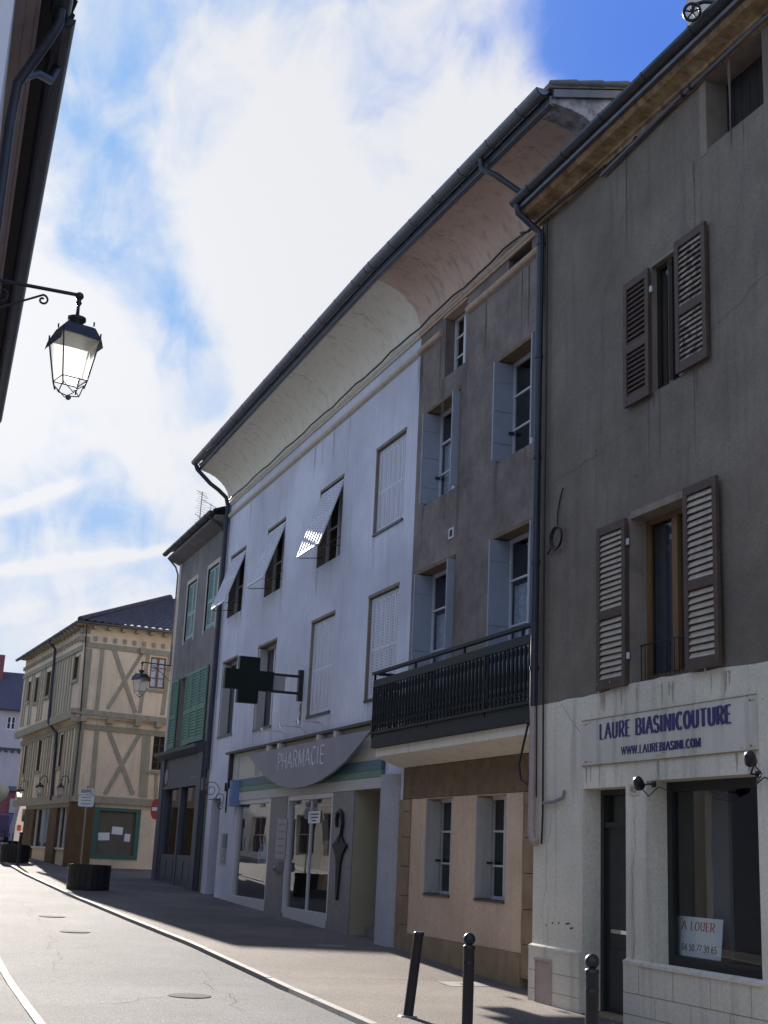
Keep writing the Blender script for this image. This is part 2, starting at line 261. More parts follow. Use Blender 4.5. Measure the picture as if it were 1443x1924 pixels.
# ------------------------------------------------------------------ mesh tools
class Fr:                                    # a local frame: u along, v up, w out of the wall
    def __init__(s, O, U=(1, 0, 0), Nn=(0, 1, 0), V=(0, 0, 1)):
        s.O, s.U, s.N, s.V = Vector(O), Vector(U).normalized(), Vector(Nn).normalized(), Vector(V).normalized()
    def __call__(s, u, v, w=0.0): return s.O + s.U*u + s.V*v + s.N*w
class MB:
    def __init__(s): s.v, s.f, s.sm, s.mi, s.m = [], [], [], [], 0
    def add(s, vs, fs, sm=False):
        b = len(s.v); s.v += [tuple(p) for p in vs]
        for q in fs: s.f.append([i+b for i in q]); s.sm.append(sm); s.mi.append(s.m)
        return s
    def quad(s, *p): return s.add(p, [list(range(len(p)))])
    def box(s, F, u0, u1, v0, v1, w0, w1):
        P = [F(u, v, w) for u in (u0, u1) for v in (v0, v1) for w in (w0, w1)]
        return s.add(P, [(0, 1, 3, 2), (4, 6, 7, 5), (0, 4, 5, 1), (2, 3, 7, 6), (0, 2, 6, 4), (1, 5, 7, 3)])
    def pane(s, F, u0, u1, v0, v1, w): return s.quad(F(u0, v0, w), F(u1, v0, w), F(u1, v1, w), F(u0, v1, w))
    def prism(s, F, poly, w0, w1):
        n = len(poly); P = [F(u, v, w0) for u, v in poly] + [F(u, v, w1) for u, v in poly]
        return s.add(P, [list(range(n)), list(range(n, 2*n))] + [(i, (i+1) % n, (i+1) % n+n, i+n) for i in range(n)])
    def ext(s, F, prof, u0, u1, closed=True, sm=False, nseg=1, prof0=None):      # profile of (w, v) swept along u
        n = len(prof); P = []
        for k in range(nseg+1):
            t_ = k/nseg; u = u0+(u1-u0)*t_; P += [F(u, v if prof0 is None else q0[1]*(1-t_)+v*t_, w) for (w, v), q0 in zip(prof, prof0 or prof)]
        fs = [(k*n+i, k*n+(i+1) % n, (k+1)*n+(i+1) % n, (k+1)*n+i) for k in range(nseg) for i in range(n if closed else n-1)]
        s.add(P, fs, sm)
        if closed: s.add(P[:n], [list(range(n))]); s.add(P[-n:], [list(range(n))])
        return s
    def tube(s, pts, r, n=8, cap=True):
        pts = [Vector(p) for p in pts]; rings = []; rs = r if isinstance(r, (list, tuple)) else [r]*len(pts)
        up = Vector((0, 0, 1)); prev = None
        for i, p in enumerate(pts):
            a = pts[max(i-1, 0)]; b = pts[min(i+1, len(pts)-1)]; d = (b-a).normalized()
            if prev is None: x = d.cross(up if abs(d.z) < .95 else Vector((1, 0, 0))).normalized()
            else:
                x = prev - d*prev.dot(d)
                x = x.normalized() if x.length > 1e-6 else d.orthogonal().normalized()
            prev = x; y = d.cross(x)
            rings.append([p + (x*math.cos(t)+y*math.sin(t))*rs[i] for t in [2*math.pi*k/n for k in range(n)]])
        P = [q for g in rings for q in g]
        s.add(P, [(i*n+k, i*n+(k+1) % n, (i+1)*n+(k+1) % n, (i+1)*n+k) for i in range(len(pts)-1) for k in range(n)], True)
        if cap: s.add(rings[0], [list(range(n))]); s.add(rings[-1], [list(range(n))])
        return s
    def lathe(s, c, prof, n=16, axis=(0, 0, 1), a0=0.0, sm=True):
        ax = Vector(axis).normalized(); x = ax.orthogonal().normalized(); y = ax.cross(x); c = Vector(c)
        if abs(ax.z) > .99: x, y = Vector((1, 0, 0)), Vector((0, 1, 0))
        P = [c + ax*h + (x*math.cos(a0+2*math.pi*k/n)+y*math.sin(a0+2*math.pi*k/n))*r for r, h in prof for k in range(n)]
        s.add(P, [(i*n+k, i*n+(k+1) % n, (i+1)*n+(k+1) % n, (i+1)*n+k) for i in range(len(prof)-1) for k in range(n)], sm)
        s.add(P[:n], [list(range(n))]); s.add(P[-n:], [list(range(n))])
        return s
    def ball(s, c, r, n=12):
        return s.lathe(c, [(max(r*math.sin(t), 1e-4), -r*math.cos(t)) for t in [math.pi*k/8 for k in range(9)]], n)
    def obj(s, name, m, parent=None, label=None):
        me = bpy.data.meshes.new(name); me.from_pydata(s.v, [], s.f)
        bm = bmesh.new(); bm.from_mesh(me)
        bmesh.ops.recalc_face_normals(bm, faces=bm.faces); bm.to_mesh(me); bm.free()
        for p, q in zip(me.polygons, s.sm): p.use_smooth = q
        for q_ in (m if isinstance(m, tuple) else (m,)): me.materials.append(MT[q_])
        if isinstance(m, tuple):
            for p, q in zip(me.polygons, s.mi): p.material_index = q
        o = bpy.data.objects.new(name, me); C.objects.link(o)
        if parent is not None:
            o.parent = parent
            if parent.type == 'EMPTY': o.matrix_parent_inverse = Matrix.Translation(-parent.location)
        if label: o['label'] = label
        return o
def thing(name, label, cat, loc=(0, 0, 0), group=None):
    o = bpy.data.objects.new(name, None); C.objects.link(o); o.location = loc; o.empty_display_size = .3
    o['label'] = label; o['category'] = cat
    if group: o['group'] = group
    return o
def tag(o, label, cat, group=None):
    o['label'] = label; o['category'] = cat
    if group: o['group'] = group
    return o
def struct(o): o['kind'] = 'structure'; return o
def wall(mb, F, u0, u1, v0, v1, holes, depth, w=0.0):
    us = sorted({u0, u1, *[min(max(h[k], u0), u1) for h in holes for k in (0, 1)]})
    vs = sorted({v0, v1, *[min(max(h[k], v0), v1) for h in holes for k in (2, 3)]})
    for a, b in zip(us, us[1:]):
        for c, d in zip(vs, vs[1:]):
            m, n = (a+b)/2, (c+d)/2
            if any(h[0] < m < h[1] and h[2] < n < h[3] for h in holes): continue
            mb.quad(F(a, c, w), F(b, c, w), F(b, d, w), F(a, d, w))
    for h in holes:
        a, b, c, d = h[:4]; dp = h[4] if len(h) > 4 else depth
        mb.quad(F(a, c, w), F(a, d, w), F(a, d, w-dp), F(a, c, w-dp)); mb.quad(F(b, c, w), F(b, d, w), F(b, d, w-dp), F(b, c, w-dp))
        mb.quad(F(a, c, w), F(b, c, w), F(b, c, w-dp), F(a, c, w-dp)); mb.quad(F(a, d, w), F(b, d, w), F(b, d, w-dp), F(a, d, w-dp))
    return mb
def shell(mb, F, u0, u1, v0, v1, depth, w=0.0, top=True):     # side and back walls of a house
    mb.quad(F(u0, v0, w), F(u0, v1, w), F(u0, v1, w-depth), F(u0, v0, w-depth))
    mb.quad(F(u1, v0, w), F(u1, v1, w), F(u1, v1, w-depth), F(u1, v0, w-depth))
    mb.quad(F(u0, v0, w-depth), F(u1, v0, w-depth), F(u1, v1, w-depth), F(u0, v1, w-depth))
    if top: mb.quad(F(u0, v1, w-.05), F(u1, v1, w-.05), F(u1, v1, w-depth), F(u0, v1, w-depth))
    return mb
def halfgutter(mb, F, u0, u1, w, v, r, t=.012, clips=True):
    pr = [(w+r*math.cos(a), v+r*math.sin(a)) for a in [math.pi+math.pi*k/8 for k in range(9)]]
    pr += [(w+(r-t)*math.cos(a), v+(r-t)*math.sin(a)) for a in [2*math.pi-math.pi*k/8 for k in range(9)]]
    mb.ext(F, pr, u0, u1)
    u = min(u0, u1)+.6
    while clips and u < max(u0, u1):
        mb.ext(F, [(w+(r+.008)*math.cos(a), v+(r+.008)*math.sin(a)) for a in [math.pi+math.pi*k/8 for k in range(9)]]+[(w+r*1.02, v+.005), (w-r*1.02, v+.005)], u, u+.03)
        u += .95
    mb.ext(F, pr[:9], u0, u0+.01); mb.ext(F, pr[:9], u1-.01, u1)
# stroke lettering
def arc(cx, cy, rx, ry, a0, a1, n=8): return [(cx+rx*math.cos(R(a0+(a1-a0)*k/n)), cy+ry*math.sin(R(a0+(a1-a0)*k/n))) for k in range(n+1)]
GL = {
 'A': (.8, [[(.02, 0), (.4, 1)], [(.4, 1), (.78, 0)], [(.18, .34), (.62, .34)]], [(.05, 0), (.75, 0)]),
 'B': (.7, [[(.12, 0), (.12, 1)], [(.12, 1)]+arc(.36, .76, .26, .24, 90, -90)+[(.12, .52)], [(.12, .52)]+arc(.38, .26, .28, .26, 90, -90)+[(.12, 0)]], [(.08, 0), (.08, 1)]),
 'C': (.7, [arc(.4, .5, .33, .5, 50, 310, 12)], []),
 'D': (.7, [[(.12, 0), (.12, 1)], [(.12, 1)]+arc(.28, .5, .36, .5, 90, -90)+[(.12, 0)]], []),
 'E': (.62, [[(.12, 0), (.12, 1)], [(.12, 1), (.58, 1)], [(.12, .52), (.48, .52)], [(.12, 0), (.58, 0)]], [(.08, 0), (.08, 1)]),
 'H': (.75, [[(.1, 0), (.1, 1)], [(.65, 0), (.65, 1)], [(.1, .5), (.65, .5)]], []),
 'I': (.32, [[(.15, 0), (.15, 1)]], [(.15, 0), (.15, 1)]),
 'L': (.6, [[(.12, 0), (.12, 1)], [(.12, 0), (.56, 0)]], [(.1, 0), (.12, 1)]),
 'M': (.95, [[(.1, 0), (.1, 1)], [(.1, 1), (.47, .1)], [(.47, .1), (.84, 1)], [(.84, 1), (.84, 0)]], [(.1, 0), (.84, 0), (.08, 1), (.86, 1)]),
 'N': (.8, [[(.1, 0), (.1, 1)], [(.1, 1), (.7, 0)], [(.7, 0), (.7, 1)]], [(.1, 0), (.7, 1), (.08, 1)]),
 'O': (.75, [arc(.375, .5, .3, .5, 0, 360, 16)], []),
 'P': (.65, [[(.12, 0), (.12, 1)], [(.12, 1)]+arc(.34, .73, .25, .27, 90, -90)+[(.12, .46)]], [(.12, 0)]),
 'R': (.72, [[(.12, 0), (.12, 1)], [(.12, 1)]+arc(.36, .74, .26, .26, 90, -90)+[(.12, .48)], [(.36, .48), (.64, 0)]], [(.1, 0), (.08, 1), (.64, 0)]),
 'S': (.6, [arc(.3, .75, .24, .25, 20, 270, 8)+arc(.3, .25, .25, .25, 90, -160, 8)], []),
 'T': (.7, [[(.35, 0), (.35, 1)], [(.03, 1), (.67, 1)]], [(.35, 0)]),
 'U': (.75, [[(.12, 1), (.12, .3)]+arc(.375, .28, .255, .28, 180, 360)+[(.63, .3), (.63, 1)]], [(.12, 1), (.63, 1)]),
 'W': (1.05, [[(.03, 1), (.27, 0)], [(.27, 0), (.52, 1)], [(.52, 1), (.77, 0)], [(.77, 0), (1.02, 1)]], [(.06, 1), (.52, 1), (1.0, 1)]),
 '.': (.28, [[(.14, 0), (.14, .12)]], []), ' ': (.4, [], []), '-': (.4, [[(.05, .45), (.35, .45)]], []),
 '0': (.66, [arc(.33, .5, .25, .5, 0, 360, 14)], []), '4': (.66, [[(.5, 0), (.5, 1)], [(.5, 1), (.06, .33)], [(.06, .33), (.62, .33)]], []),
 '6': (.66, [arc(.33, .28, .25, .28, 0, 360, 12), [(.1, .36), (.22, .75), (.5, 1)]], []), '5': (.62, [[(.52, 1), (.15, 1), (.12, .56)]+arc(.3, .3, .26, .3, 110, -140, 8)], []),
 '7': (.6, [[(.05, 1), (.55, 1), (.22, 0)]], []), '3': (.62, [arc(.28, .75, .24, .25, 150, -90, 8)+arc(.28, .26, .27, .26, 90, -150, 8)], []),
 '9': (.66, [arc(.33, .72, .25, .28, 0, 360, 12), [(.56, .64), (.44, .25), (.16, 0)]], []),
}
def text(mb, F, s, u, v, h, width, t=.12, w0=.0, w1=.004, serif=0.0, gap=.12):
    tot = sum(GL[c][0] for c in s)+gap*(len(s)-1); sx = width/tot; x = 0; k = 0
    for ch in s:
        gw, st, sf = GL[ch]
        for line in st:
            P = [Vector((u+(x+a)*sx, v+b*h)) for a, b in line]; n = len(P); closed = (P[0]-P[-1]).length < 1e-6 and n > 3
            L_, R_ = [], []
            for i in range(n):
                a = P[i-1] if i > 0 else (P[-2] if closed else P[0]); b = P[i+1] if i < n-1 else (P[1] if closed else P[-1])
                d = (b-a); d = d.normalized() if d.length > 1e-9 else Vector((1, 0)); nx = Vector((-d.y, d.x))
                hw = t*h*.5*(.28+.72*abs(d.y)) if serif else t*h*.5
                e = Vector((0, 0))
                if not closed and n == 2 and abs(d.x) < .05: pass
                L_.append(P[i]+nx*hw); R_.append(P[i]-nx*hw)
            k += 1; ww = w1+k*.00012
            V = [F(p.x, p.y, w0) for p in L_+R_]+[F(p.x, p.y, ww) for p in L_+R_]; m2 = 2*n; fs = []
            for i in range(n-1):
                fs += [(i, i+1, n+i+1, n+i), (m2+i, m2+i+1, m2+n+i+1, m2+n+i), (i, i+1, m2+i+1, m2+i), (n+i, n+i+1, m2+n+i+1, m2+n+i)]
            fs += [(0, n, m2+n, m2), (n-1, 2*n-1, m2+2*n-1, m2+n-1)]
            mb.add(V, fs)
        if serif:
            for a, b in sf:
                k += 1; cx, cy = u+(x+a)*sx, v+b*h; cy += (-.5 if b else .5)*.07*h
                mb.box(F, cx-serif*sx, cx+serif*sx, cy-.04*h, cy+.04*h, w0, w1+k*.00012)
        x += gw+gap
    return mb
def louvre(F, parent, u0, u1, v0, v1, w0, w1, mframe, mslat, name='shutter', split=.45, n=26, label=None, st=.07):
    a = MB(); a.box(F, u0, u0+st, v0, v1, w0, w1); a.box(F, u1-st, u1, v0, v1, w0, w1)
    vm = v0+(v1-v0)*split
    for p, q in ((v0, v0+.11), (vm-.05, vm+.05), (v1-.09, v1)): a.box(F, u0+st, u1-st, p, q, w0+.002, w1-.002)
    a.box(F, u0+st, u1-st, v0+.11, vm-.05, w0, w0+.004); a.box(F, u0+st, u1-st, vm+.05, v1-.09, w0, w0+.004)
    o = a.obj(name, mframe, parent, label)
    b = MB()
    for (p, q) in ((v0+.11, vm-.05), (vm+.05, v1-.09)):
        m = max(3, int(n*(q-p)/(v1-v0))); h = (q-p)/m
        for i in range(m):
            z = p+h*i; j = rnd.uniform(-.004, .004)
            b.add([F(u0+st, z+h*.1+j, w1-.004), F(u1-st, z+h*.1-j, w1-.004), F(u1-st, z+h*.85-j, w0+.008), F(u0+st, z+h*.85+j, w0+.008),
                   F(u0+st, z+h*.0+j, w1-.012), F(u1-st, z+h*.0-j, w1-.012), F(u1-st, z+h*.75-j, w0+.003), F(u0+st, z+h*.75+j, w0+.003)],
                  [(0, 1, 2, 3), (4, 5, 6, 7), (0, 1, 5, 4), (2, 3, 7, 6)])
    b.obj('slats', mslat, o)
    return o
def persienne(F, parent, u0, u1, v0, v1, w, label=None, leaves=6, rows=32):
    a = MB(); a.box(F, u0, u1, v0, v1, w-.02, w)
    lw = (u1-u0)/leaves
    for i in range(leaves+1):
        x = u0+lw*i; a.box(F, max(x-.012, u0-.004), min(x+.012, u1+.004), v0+.002, v1-.002, w+.0005, w+.014)
    for v in (v0, v0+(v1-v0)*.46, v1-.05): a.box(F, u0+.003, u1-.003, v+.003, v+.05, w+.0005, w+.011)
    b = a; a.m = 1
    for i in range(leaves):
        for k in range(rows):
            z = v0+.1+(v1-v0-.18)*k/rows
            if abs(z-(v0+(v1-v0)*.46)-.02) < .05: continue
            x = u0+lw*(i+.5); b.box(F, x-lw*.16, x+lw*.16, z, z+.022, w-.004, w+.003)
    return a.obj('shutter', ('pers', 'slit'), parent, label)
def window(F, parent, u0, u1, v0, v1, depth, mf='frame_w', casements=2, bars=(), curtain=None, cfrac=1.0, label=None, st=.055, glass='glass', inner=True, open_leaf=False):
    a = MB(); w0, w1 = -depth-.0, -depth+.05; lo, hi = -depth-.001, -depth+.051
    a.box(F, u0, u0+st, v0, v1, w0, w1); a.box(F, u1-st, u1, v0, v1, w0, w1)
    a.box(F, u0+st, u1-st, v0, v0+st*1.3, w0+.002, w1-.002); a.box(F, u0+st, u1-st, v1-st, v1, w0+.002, w1-.002)
    cw = (u1-u0)/casements
    for i in range(1, casements): a.box(F, u0+cw*i-st*.75, u0+cw*i+st*.75, v0+st*1.3, v1-st, w0+.004, w1+.012)
    for i in range(casements):
        x0, x1 = u0+cw*i+(st if i == 0 else st*.75), u0+cw*(i+1)-(st if i == casements-1 else st*.75)
        for b_ in bars: z = v0+(v1-v0)*b_; a.box(F, x0, x1, z-.014, z+.014, w0+.012, w1-.008)
    o = a.obj('window', mf, parent, label)
    MB().quad(*[F(a_, b_, w0+.022) for a_, b_ in ((u0+st, v0+st), (u1-st, v0+st), (u1-st, v1-st), (u0+st, v1-st))]).obj('pane', glass, o)
    if curtain:
        vt = v0+(v1-v0)*cfrac; n = 14; P = []; fs = []
        for i in range(n*2+1):
            x = u0+.02+(u1-u0-.04)*i/(n*2); P += [F(x, v0+.02, -depth-.07-.02*math.sin(i*1.7)), F(x, vt, -depth-.07-.015*math.sin(i*1.7+.5))]
        for i in range(n*2): fs.append((2*i, 2*i+2, 2*i+3, 2*i+1))
        MB().add(P, fs, True).obj('curtain', curtain, o)
    if inner:
        b = MB(); d0, d1 = -depth-.002, -depth-.7  # near-black box, room darkness put into its colour
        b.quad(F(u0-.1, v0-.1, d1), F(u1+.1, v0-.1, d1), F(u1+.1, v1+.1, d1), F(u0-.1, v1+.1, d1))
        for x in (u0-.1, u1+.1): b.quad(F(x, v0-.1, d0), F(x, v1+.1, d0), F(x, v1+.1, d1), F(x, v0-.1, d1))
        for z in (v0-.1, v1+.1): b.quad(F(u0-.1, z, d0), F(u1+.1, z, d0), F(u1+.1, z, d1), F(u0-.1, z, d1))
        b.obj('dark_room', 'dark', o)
    return o
def roofsheet(mb, pts_low, pts_high, wave=.05, pitch=.2, sub=1):     # corrugated tiles between an eave line and a ridge line
    a0, a1 = Vector(pts_low[0]), Vector(pts_low[1]); b0, b1 = Vector(pts_high[0]), Vector(pts_high[1])
    L = (a1-a0).length; n = max(2, int(L/pitch))*4; P = []; nr = 18
    nrm = (a1-a0).cross(b0-a0).normalized(); nrm = nrm if nrm.z > 0 else -nrm
    for j in range(nr+1):
        for i in range(n+1):
            s_ = i/n; p = a0.lerp(a1, s_).lerp(b0.lerp(b1, s_), j/nr)
            P.append(p+nrm*(wave*(math.cos(i*math.pi/2)*.5+.5)+(.03 if j % 1 == 0 else 0)+rnd.uniform(-.006, .006)))
    mb.add(P, [(j*(n+1)+i, j*(n+1)+i+1, (j+1)*(n+1)+i+1, (j+1)*(n+1)+i) for j in range(nr) for i in range(n)])
    return mb

MT['crack'] = mat('hairline_crack', (0.09, 0.08, 0.07), rough=0.9)
MT['run_w'] = mat('grey_runs_on_white', (0.50, 0.50, 0.55), (0.60, 0.60, 0.66), scale=9, rough=0.9)
MT['run_b'] = mat('dark_runs_on_brown', (0.115, 0.10, 0.085), (0.16, 0.14, 0.12), scale=9, rough=0.9)
MT['run_c'] = mat('rusty_runs_on_cream', (0.38, 0.30, 0.20), (0.52, 0.46, 0.36), scale=9, rough=0.9)
def crack(mb, P, wd=.004):                 # a jagged ribbon through the points of P(t), t in 0..1
    n = 26; pts = [P(i/n) for i in range(n+1)]; V = []
    for i, p in enumerate(pts):
        d = (pts[min(i+1, n)]-pts[max(i-1, 0)]).normalized(); nn_ = d.cross(Vector((0, 1, .2))).normalized()*wd*rnd.uniform(.3, 1)
        V += [p+nn_, p-nn_]
    mb.add(V, [(2*i, 2*i+2, 2*i+3, 2*i+1) for i in range(n)])
def wander(F, u0, v0, u1, v1, w, amp=.05):
    ph = [rnd.uniform(0, 6) for _ in range(4)]
    def P(t):
        j = amp*(math.sin(t*9+ph[0])*.5+math.sin(t*23+ph[1])*.3+math.sin(t*57+ph[2])*.2)
        return F(u0+(u1-u0)*t+j, v0+(v1-v0)*t+j*.6, w)
    return P
def runs(mb, F, u0, u1, v, w, n=5, lmax=.8):
    for i in range(n):
        w += .00025
        u = rnd.choice((u0+rnd.uniform(0, .12), u1-rnd.uniform(0, .12), rnd.uniform(u0, u1))); L = rnd.uniform(.15, lmax); wd = rnd.uniform(.008, .028); m = 7; V = []
        for k_ in range(m+1):
            t = k_/m; h = wd*(1-t)**.7*rnd.uniform(.6, 1.2)+.0015; c_ = u+rnd.uniform(-.004, .004); V += [F(c_-h, v-L*t, w), F(c_+h, v-L*t, w)]
        mb.add(V, [(2*k_, 2*k_+1, 2*k_+3, 2*k_+2) for k_ in range(m)])
# ------------------------------------------------------------------ ground
GX = [-20, 12, 14.5, 16, 20.2, 30.7, 40, 44, 60, 80, 400]; GZ = [-.3, .05, .075, .085, .25, .5, .75, .93, 1.35, 1.9, 2.0]
def gz(x):
    if x <= GX[0]: return GZ[0]
    for a, b, c, d in zip(GX, GX[1:], GZ, GZ[1:]):
        if x <= b: return c+(d-c)*(x-a)/(b-a)
    return GZ[-1]
def interp(x, T):
    if x <= T[0][0]: return T[0][1]
    for (a, c), (b, d) in zip(T, T[1:]):
        if x <= b: return c+(d-c)*(x-a)/(b-a)
    return T[-1][1]
KR = [(-20, -4.85), (12.5, -4.80), (16.1, -4.93), (24.1, -4.70), (31.1, -4.56), (42.1, -4.45), (58, -3.9), (90, -2.5)]
KL = [(-20, -1.7), (12.7, -1.74), (18.3, -1.86), (30, -1.6), (44, -1.2), (60, .3), (90, 2.5)]
def strip(mb, fa, fb, za, zb, x0, x1, step=.5):
    P = []; n = int((x1-x0)/step)
    for i in range(n+1):
        x = x0+(x1-x0)*i/n; P += [(x, fa(x), gz(x)+za), (x, fb(x), gz(x)+zb)]
    mb.add(P, [(2*i, 2*i+2, 2*i+3, 2*i+1) for i in range(n)])
    return mb
kr = lambda x: interp(x, KR); kl = lambda x: interp(x, KL)
struct(strip(MB(), kr, kl, -.05, -.05, -20, 79).obj('road', 'road'))
struct(strip(MB(), lambda x: -14, lambda x: kr(x)-.095, .0, .0, -20, 79).obj('pavement', 'pave', None))
struct(strip(MB(), lambda x: kl(x)+.09, lambda x: 6.0, -.0, .0, -20, 79).obj('pavement', 'road', None))
k = MB(); x = -19.5
while x < 78:
    a, b = x, x+.98; z0, z1 = gz(a), gz(b); j = rnd.uniform(-.003, .003)
    for kk, sg, wd in ((kr, -1, .09), (kl, 1, .085)):
        P = [(a, kk(a), z0-.1), (b, kk(b), z1-.1), (b, kk(b), z1+.006+j), (a, kk(a), z0+.006+j),
             (a, kk(a)+sg*wd, z0-.1), (b, kk(b)+sg*wd, z1-.1), (b, kk(b)+sg*wd, z1+.008+j), (a, kk(a)+sg*wd, z0+.008+j)]
        k.add(P, [(0, 1, 2, 3), (4, 5, 6, 7), (3, 2, 6, 7), (0, 3, 7, 4), (1, 2, 6, 5)])
    x += 1.0
struct(k.obj('kerb', 'kerb'))
rc = MB()
for (x0_, y0_, x1_, y1_) in ((13.5, -3.9, 17.5, -4.3), (17.2, -2.5, 21.5, -2.9), (19.5, -3.8, 20.3, -2.2), (24, -3.0, 29, -3.3), (14.3, -2.6, 15.2, -3.5)):
    n = 30; V = []; ph = rnd.uniform(0, 6)
    for i in range(n+1):
        t = i/n; x = x0_+(x1_-x0_)*t+.05*math.sin(t*21+ph); y = y0_+(y1_-y0_)*t+.07*math.sin(t*13+ph)+.03*math.sin(t*37); h = rnd.uniform(.001, .005)
        V += [(x-h, y-h, gz(x)-.0465), (x+h, y+h, gz(x)-.0465)]
    rc.add(V, [(2*i, 2*i+1, 2*i+3, 2*i+2) for i in range(n)])
struct(rc.obj('road_cracks', 'castiron'))
struct(MB().quad((-400, -400, -.6), (900, -400, -.6), (900, 400, -.6), (-400, 400, -.6)).obj('ground', 'ground'))
struct(MB().quad((79, -60, 1.9), (79, 60, 1.9), (400, 60, 1.95), (400, -60, 1.95)).obj('road', 'road'))

# ------------------------------------------------------------------ right-hand house (tailor's shop), 0.5 m proud of the row
S = .94
su = lambda a: a*S
sv = lambda a: 1.6+(a-1.6)*S
F1 = Fr((0, -8.1*S, 0))
T1 = Fr((0, -8.1*S, 0), U=(-1, 0, 0))         # the same plane read left to right
b1 = thing('corner_shop_house', 'grey brown rendered house with white ground floor and tailor sign, nearest on the right', 'building', (12, -7.8, 0))
uL = su(15.46); uR = 5.0
topw = (su(10.36), su(11.42), sv(9.74), sv(10.66)); upw = (su(11.98), su(12.62), sv(7.12), sv(8.76)); loww = (su(11.86), su(13.12), sv(3.70), sv(5.68))
vb = sv(3.64)
door = (su(13.22), su(14.2), -.2, sv(2.525)); shop = (su(10.80), su(12.79), sv(.62), sv(2.57))
wm = MB(); wall(wm, F1, uR, uL, vb, 10.25, [(*topw, .35), (*upw, .25), (*loww, .27)], .3)
shell(wm, F1, uR, uL, vb, 10.25, 9)
wm.m = 1
for h_ in (upw, loww, topw): runs(wm, F1, h_[0]-.3, h_[1]+.3, h_[2]-.01, .0012, 6, 1.0)
runs(wm, F1, uR, uL, 10.1, .004, 26, 1.5)
wm.m = 2
for c_ in ((14.2, 6.3, 12.2, 6.5), (11.3, 7.0, 9.6, 7.4), (12.9, 8.4, 12.0, 10.0)): crack(wm, wander(F1, *c_, .002, .06), .003)
for x_, z_ in ((13.35, 6.40), (13.1, 6.46), (12.2, 5.9)): wm.lathe(F1(x_, z_, 0), [(.02, 0), (.012, .003)], 8, axis=(0, 1, 0))
wm.obj('wall', ('brown', 'run_b', 'crack'), b1, 'grey brown render of the upper storeys')
lm = MB(); wall(lm, F1, uR, uL+.004, -.3, vb, [(*door, .3), (*shop, .32)], .3, w=.012)
shell(lm, F1, uR, uL+.004, -.3, vb, 9, w=.012, top=False)
lm.quad(F1(uR, vb, .012), F1(uL, vb, .012), F1(uL, vb, -.02), F1(uR, vb, -.02))
e = [(uL, vb-.05)]+[(uL-(uL-su(13.75))*t_/8, vb+rnd.uniform(-.004, .012)) for t_ in range(8)]                                   # ragged white render creeping up to the sill
for i in range(15):
    t = i/14; e.append((su(13.75)+(su(11.15)-su(13.75))*t, vb+.015+.035*math.sin(t*math.pi)+rnd.uniform(-.012, .014)))
e += [(su(11.15)-(su(11.15)-uR)*t_/16, vb+rnd.uniform(-.004, .014)) for t_ in range(1, 17)]; e.append((uR, vb-.05)); lm.prism(F1, e, -.0, .0135)
lm.m = 1; runs(lm, F1, su(11.2), su(13.8), vb-.01, .0142, 12, .25); runs(lm, F1, su(10.8), su(14.2), sv(2.78), .0132, 10, .25)
lm.m = 2
for c_ in ((14.3, 1.0, 14.1, 2.2), (13.9, 3.5, 13.4, 3.1), (12.3, .7, 12.25, 2.3)): crack(lm, wander(F1, *c_, .0136, .05), .003)
for x_, z_, l_ in ((14.2, .92, .02), (14.05, .95, .03), (13.9, .96, .03), (13.72, .965, .09), (13.62, .92, .07)): lm.prism(F1, [(x_, z_), (x_-l_, z_+.012), (x_-l_*.9, z_+.03), (x_, z_+.02)], .012, .0145)
lm.obj('wall', ('cream', 'run_c', 'crack'), b1, 'cream white plaster of the ground floor')
# plinth
pl = MB()
for a, b in ((su(14.2), uL+.02), (uR, su(13.22))):
    pl.box(F1, a, b, -.3, sv(.60), .012, .05)
    pl.ext(F1, [(.012, sv(.60)), (.055, sv(.60)), (.055, sv(.60)+.03), (.012, sv(.60)+.05)], a, b)
pl.obj('plinth', 'cream', b1)
jn = MB()
for z in (sv(.30), sv(.08)): jn.box(F1, uR, su(13.22), z, z+.008, .0505, .0515); jn.box(F1, su(14.2), uL, z+.04, z+.046, .0505, .0515)
for i in range(12):
    x = su(12.9)-i*.62; jn.box(F1, x, x+.006, sv(.305), sv(.6), .0505, .0515); jn.box(F1, x-.3, x-.294, sv(.085), sv(.30), .0505, .0515)
jn.obj('plinth_joints', 'stone', b1)
# jamb stones of the windows
MB().box(F1, loww[1]-.012, loww[1]+.07, loww[2]-.02, loww[3]+.03, -.24, .004).obj('stone_jamb', 'jambstone', b1)
MB().box(F1, loww[0], loww[1]-.013, loww[3]-.008, loww[3]+.07, -.24, .005).obj('stone_jamb', 'jambstone', b1)
MB().box(F1, topw[1]-.012, topw[1]+.11, topw[2]-.05, topw[3]+.05, -.325, .006).obj('stone_jamb', 'jambstone', b1)
MB().box(F1, topw[0], topw[1]-.013, topw[3]-.008, topw[3]+.05, -.34, .004).obj('stone_jamb', 'jambstone', b1)
MB().box(F1, upw[0], upw[1], upw[3]-.008, upw[3]+.03, -.20, .004).obj('stone_jamb', 'jambstone', b1)
MB().box(F1, upw[1]-.010, upw[1]+.02, upw[2], upw[3], -.20, .003).obj('stone_jamb', 'jambstone', b1)
w_ = window(F1, b1, *upw[:2], *upw[2:], .12, mf='wood_d', casements=2, st=.05, label='dark attic-storey window between brown shutters')
MB().box(F1, (upw[0]+upw[1])/2-.03, (upw[0]+upw[1])/2+.05, upw[2], upw[3], -.09, -.06).obj('mullion', 'wood_o', w_)
w_ = window(F1, b1, *loww[:2], *loww[2:], .25, mf='wood_o', casements=2, st=.07, curtain='backingdk', cfrac=.97, label='orange brown wooden window')  # dark sheet behind the panes stands in for the unlit room
rl = MB()
for z in (loww[2]+.42, loww[2]+.03): rl.tube([F1(loww[0]+.01, z, -.12), F1(loww[1]-.01, z, -.12)], .008, 6)
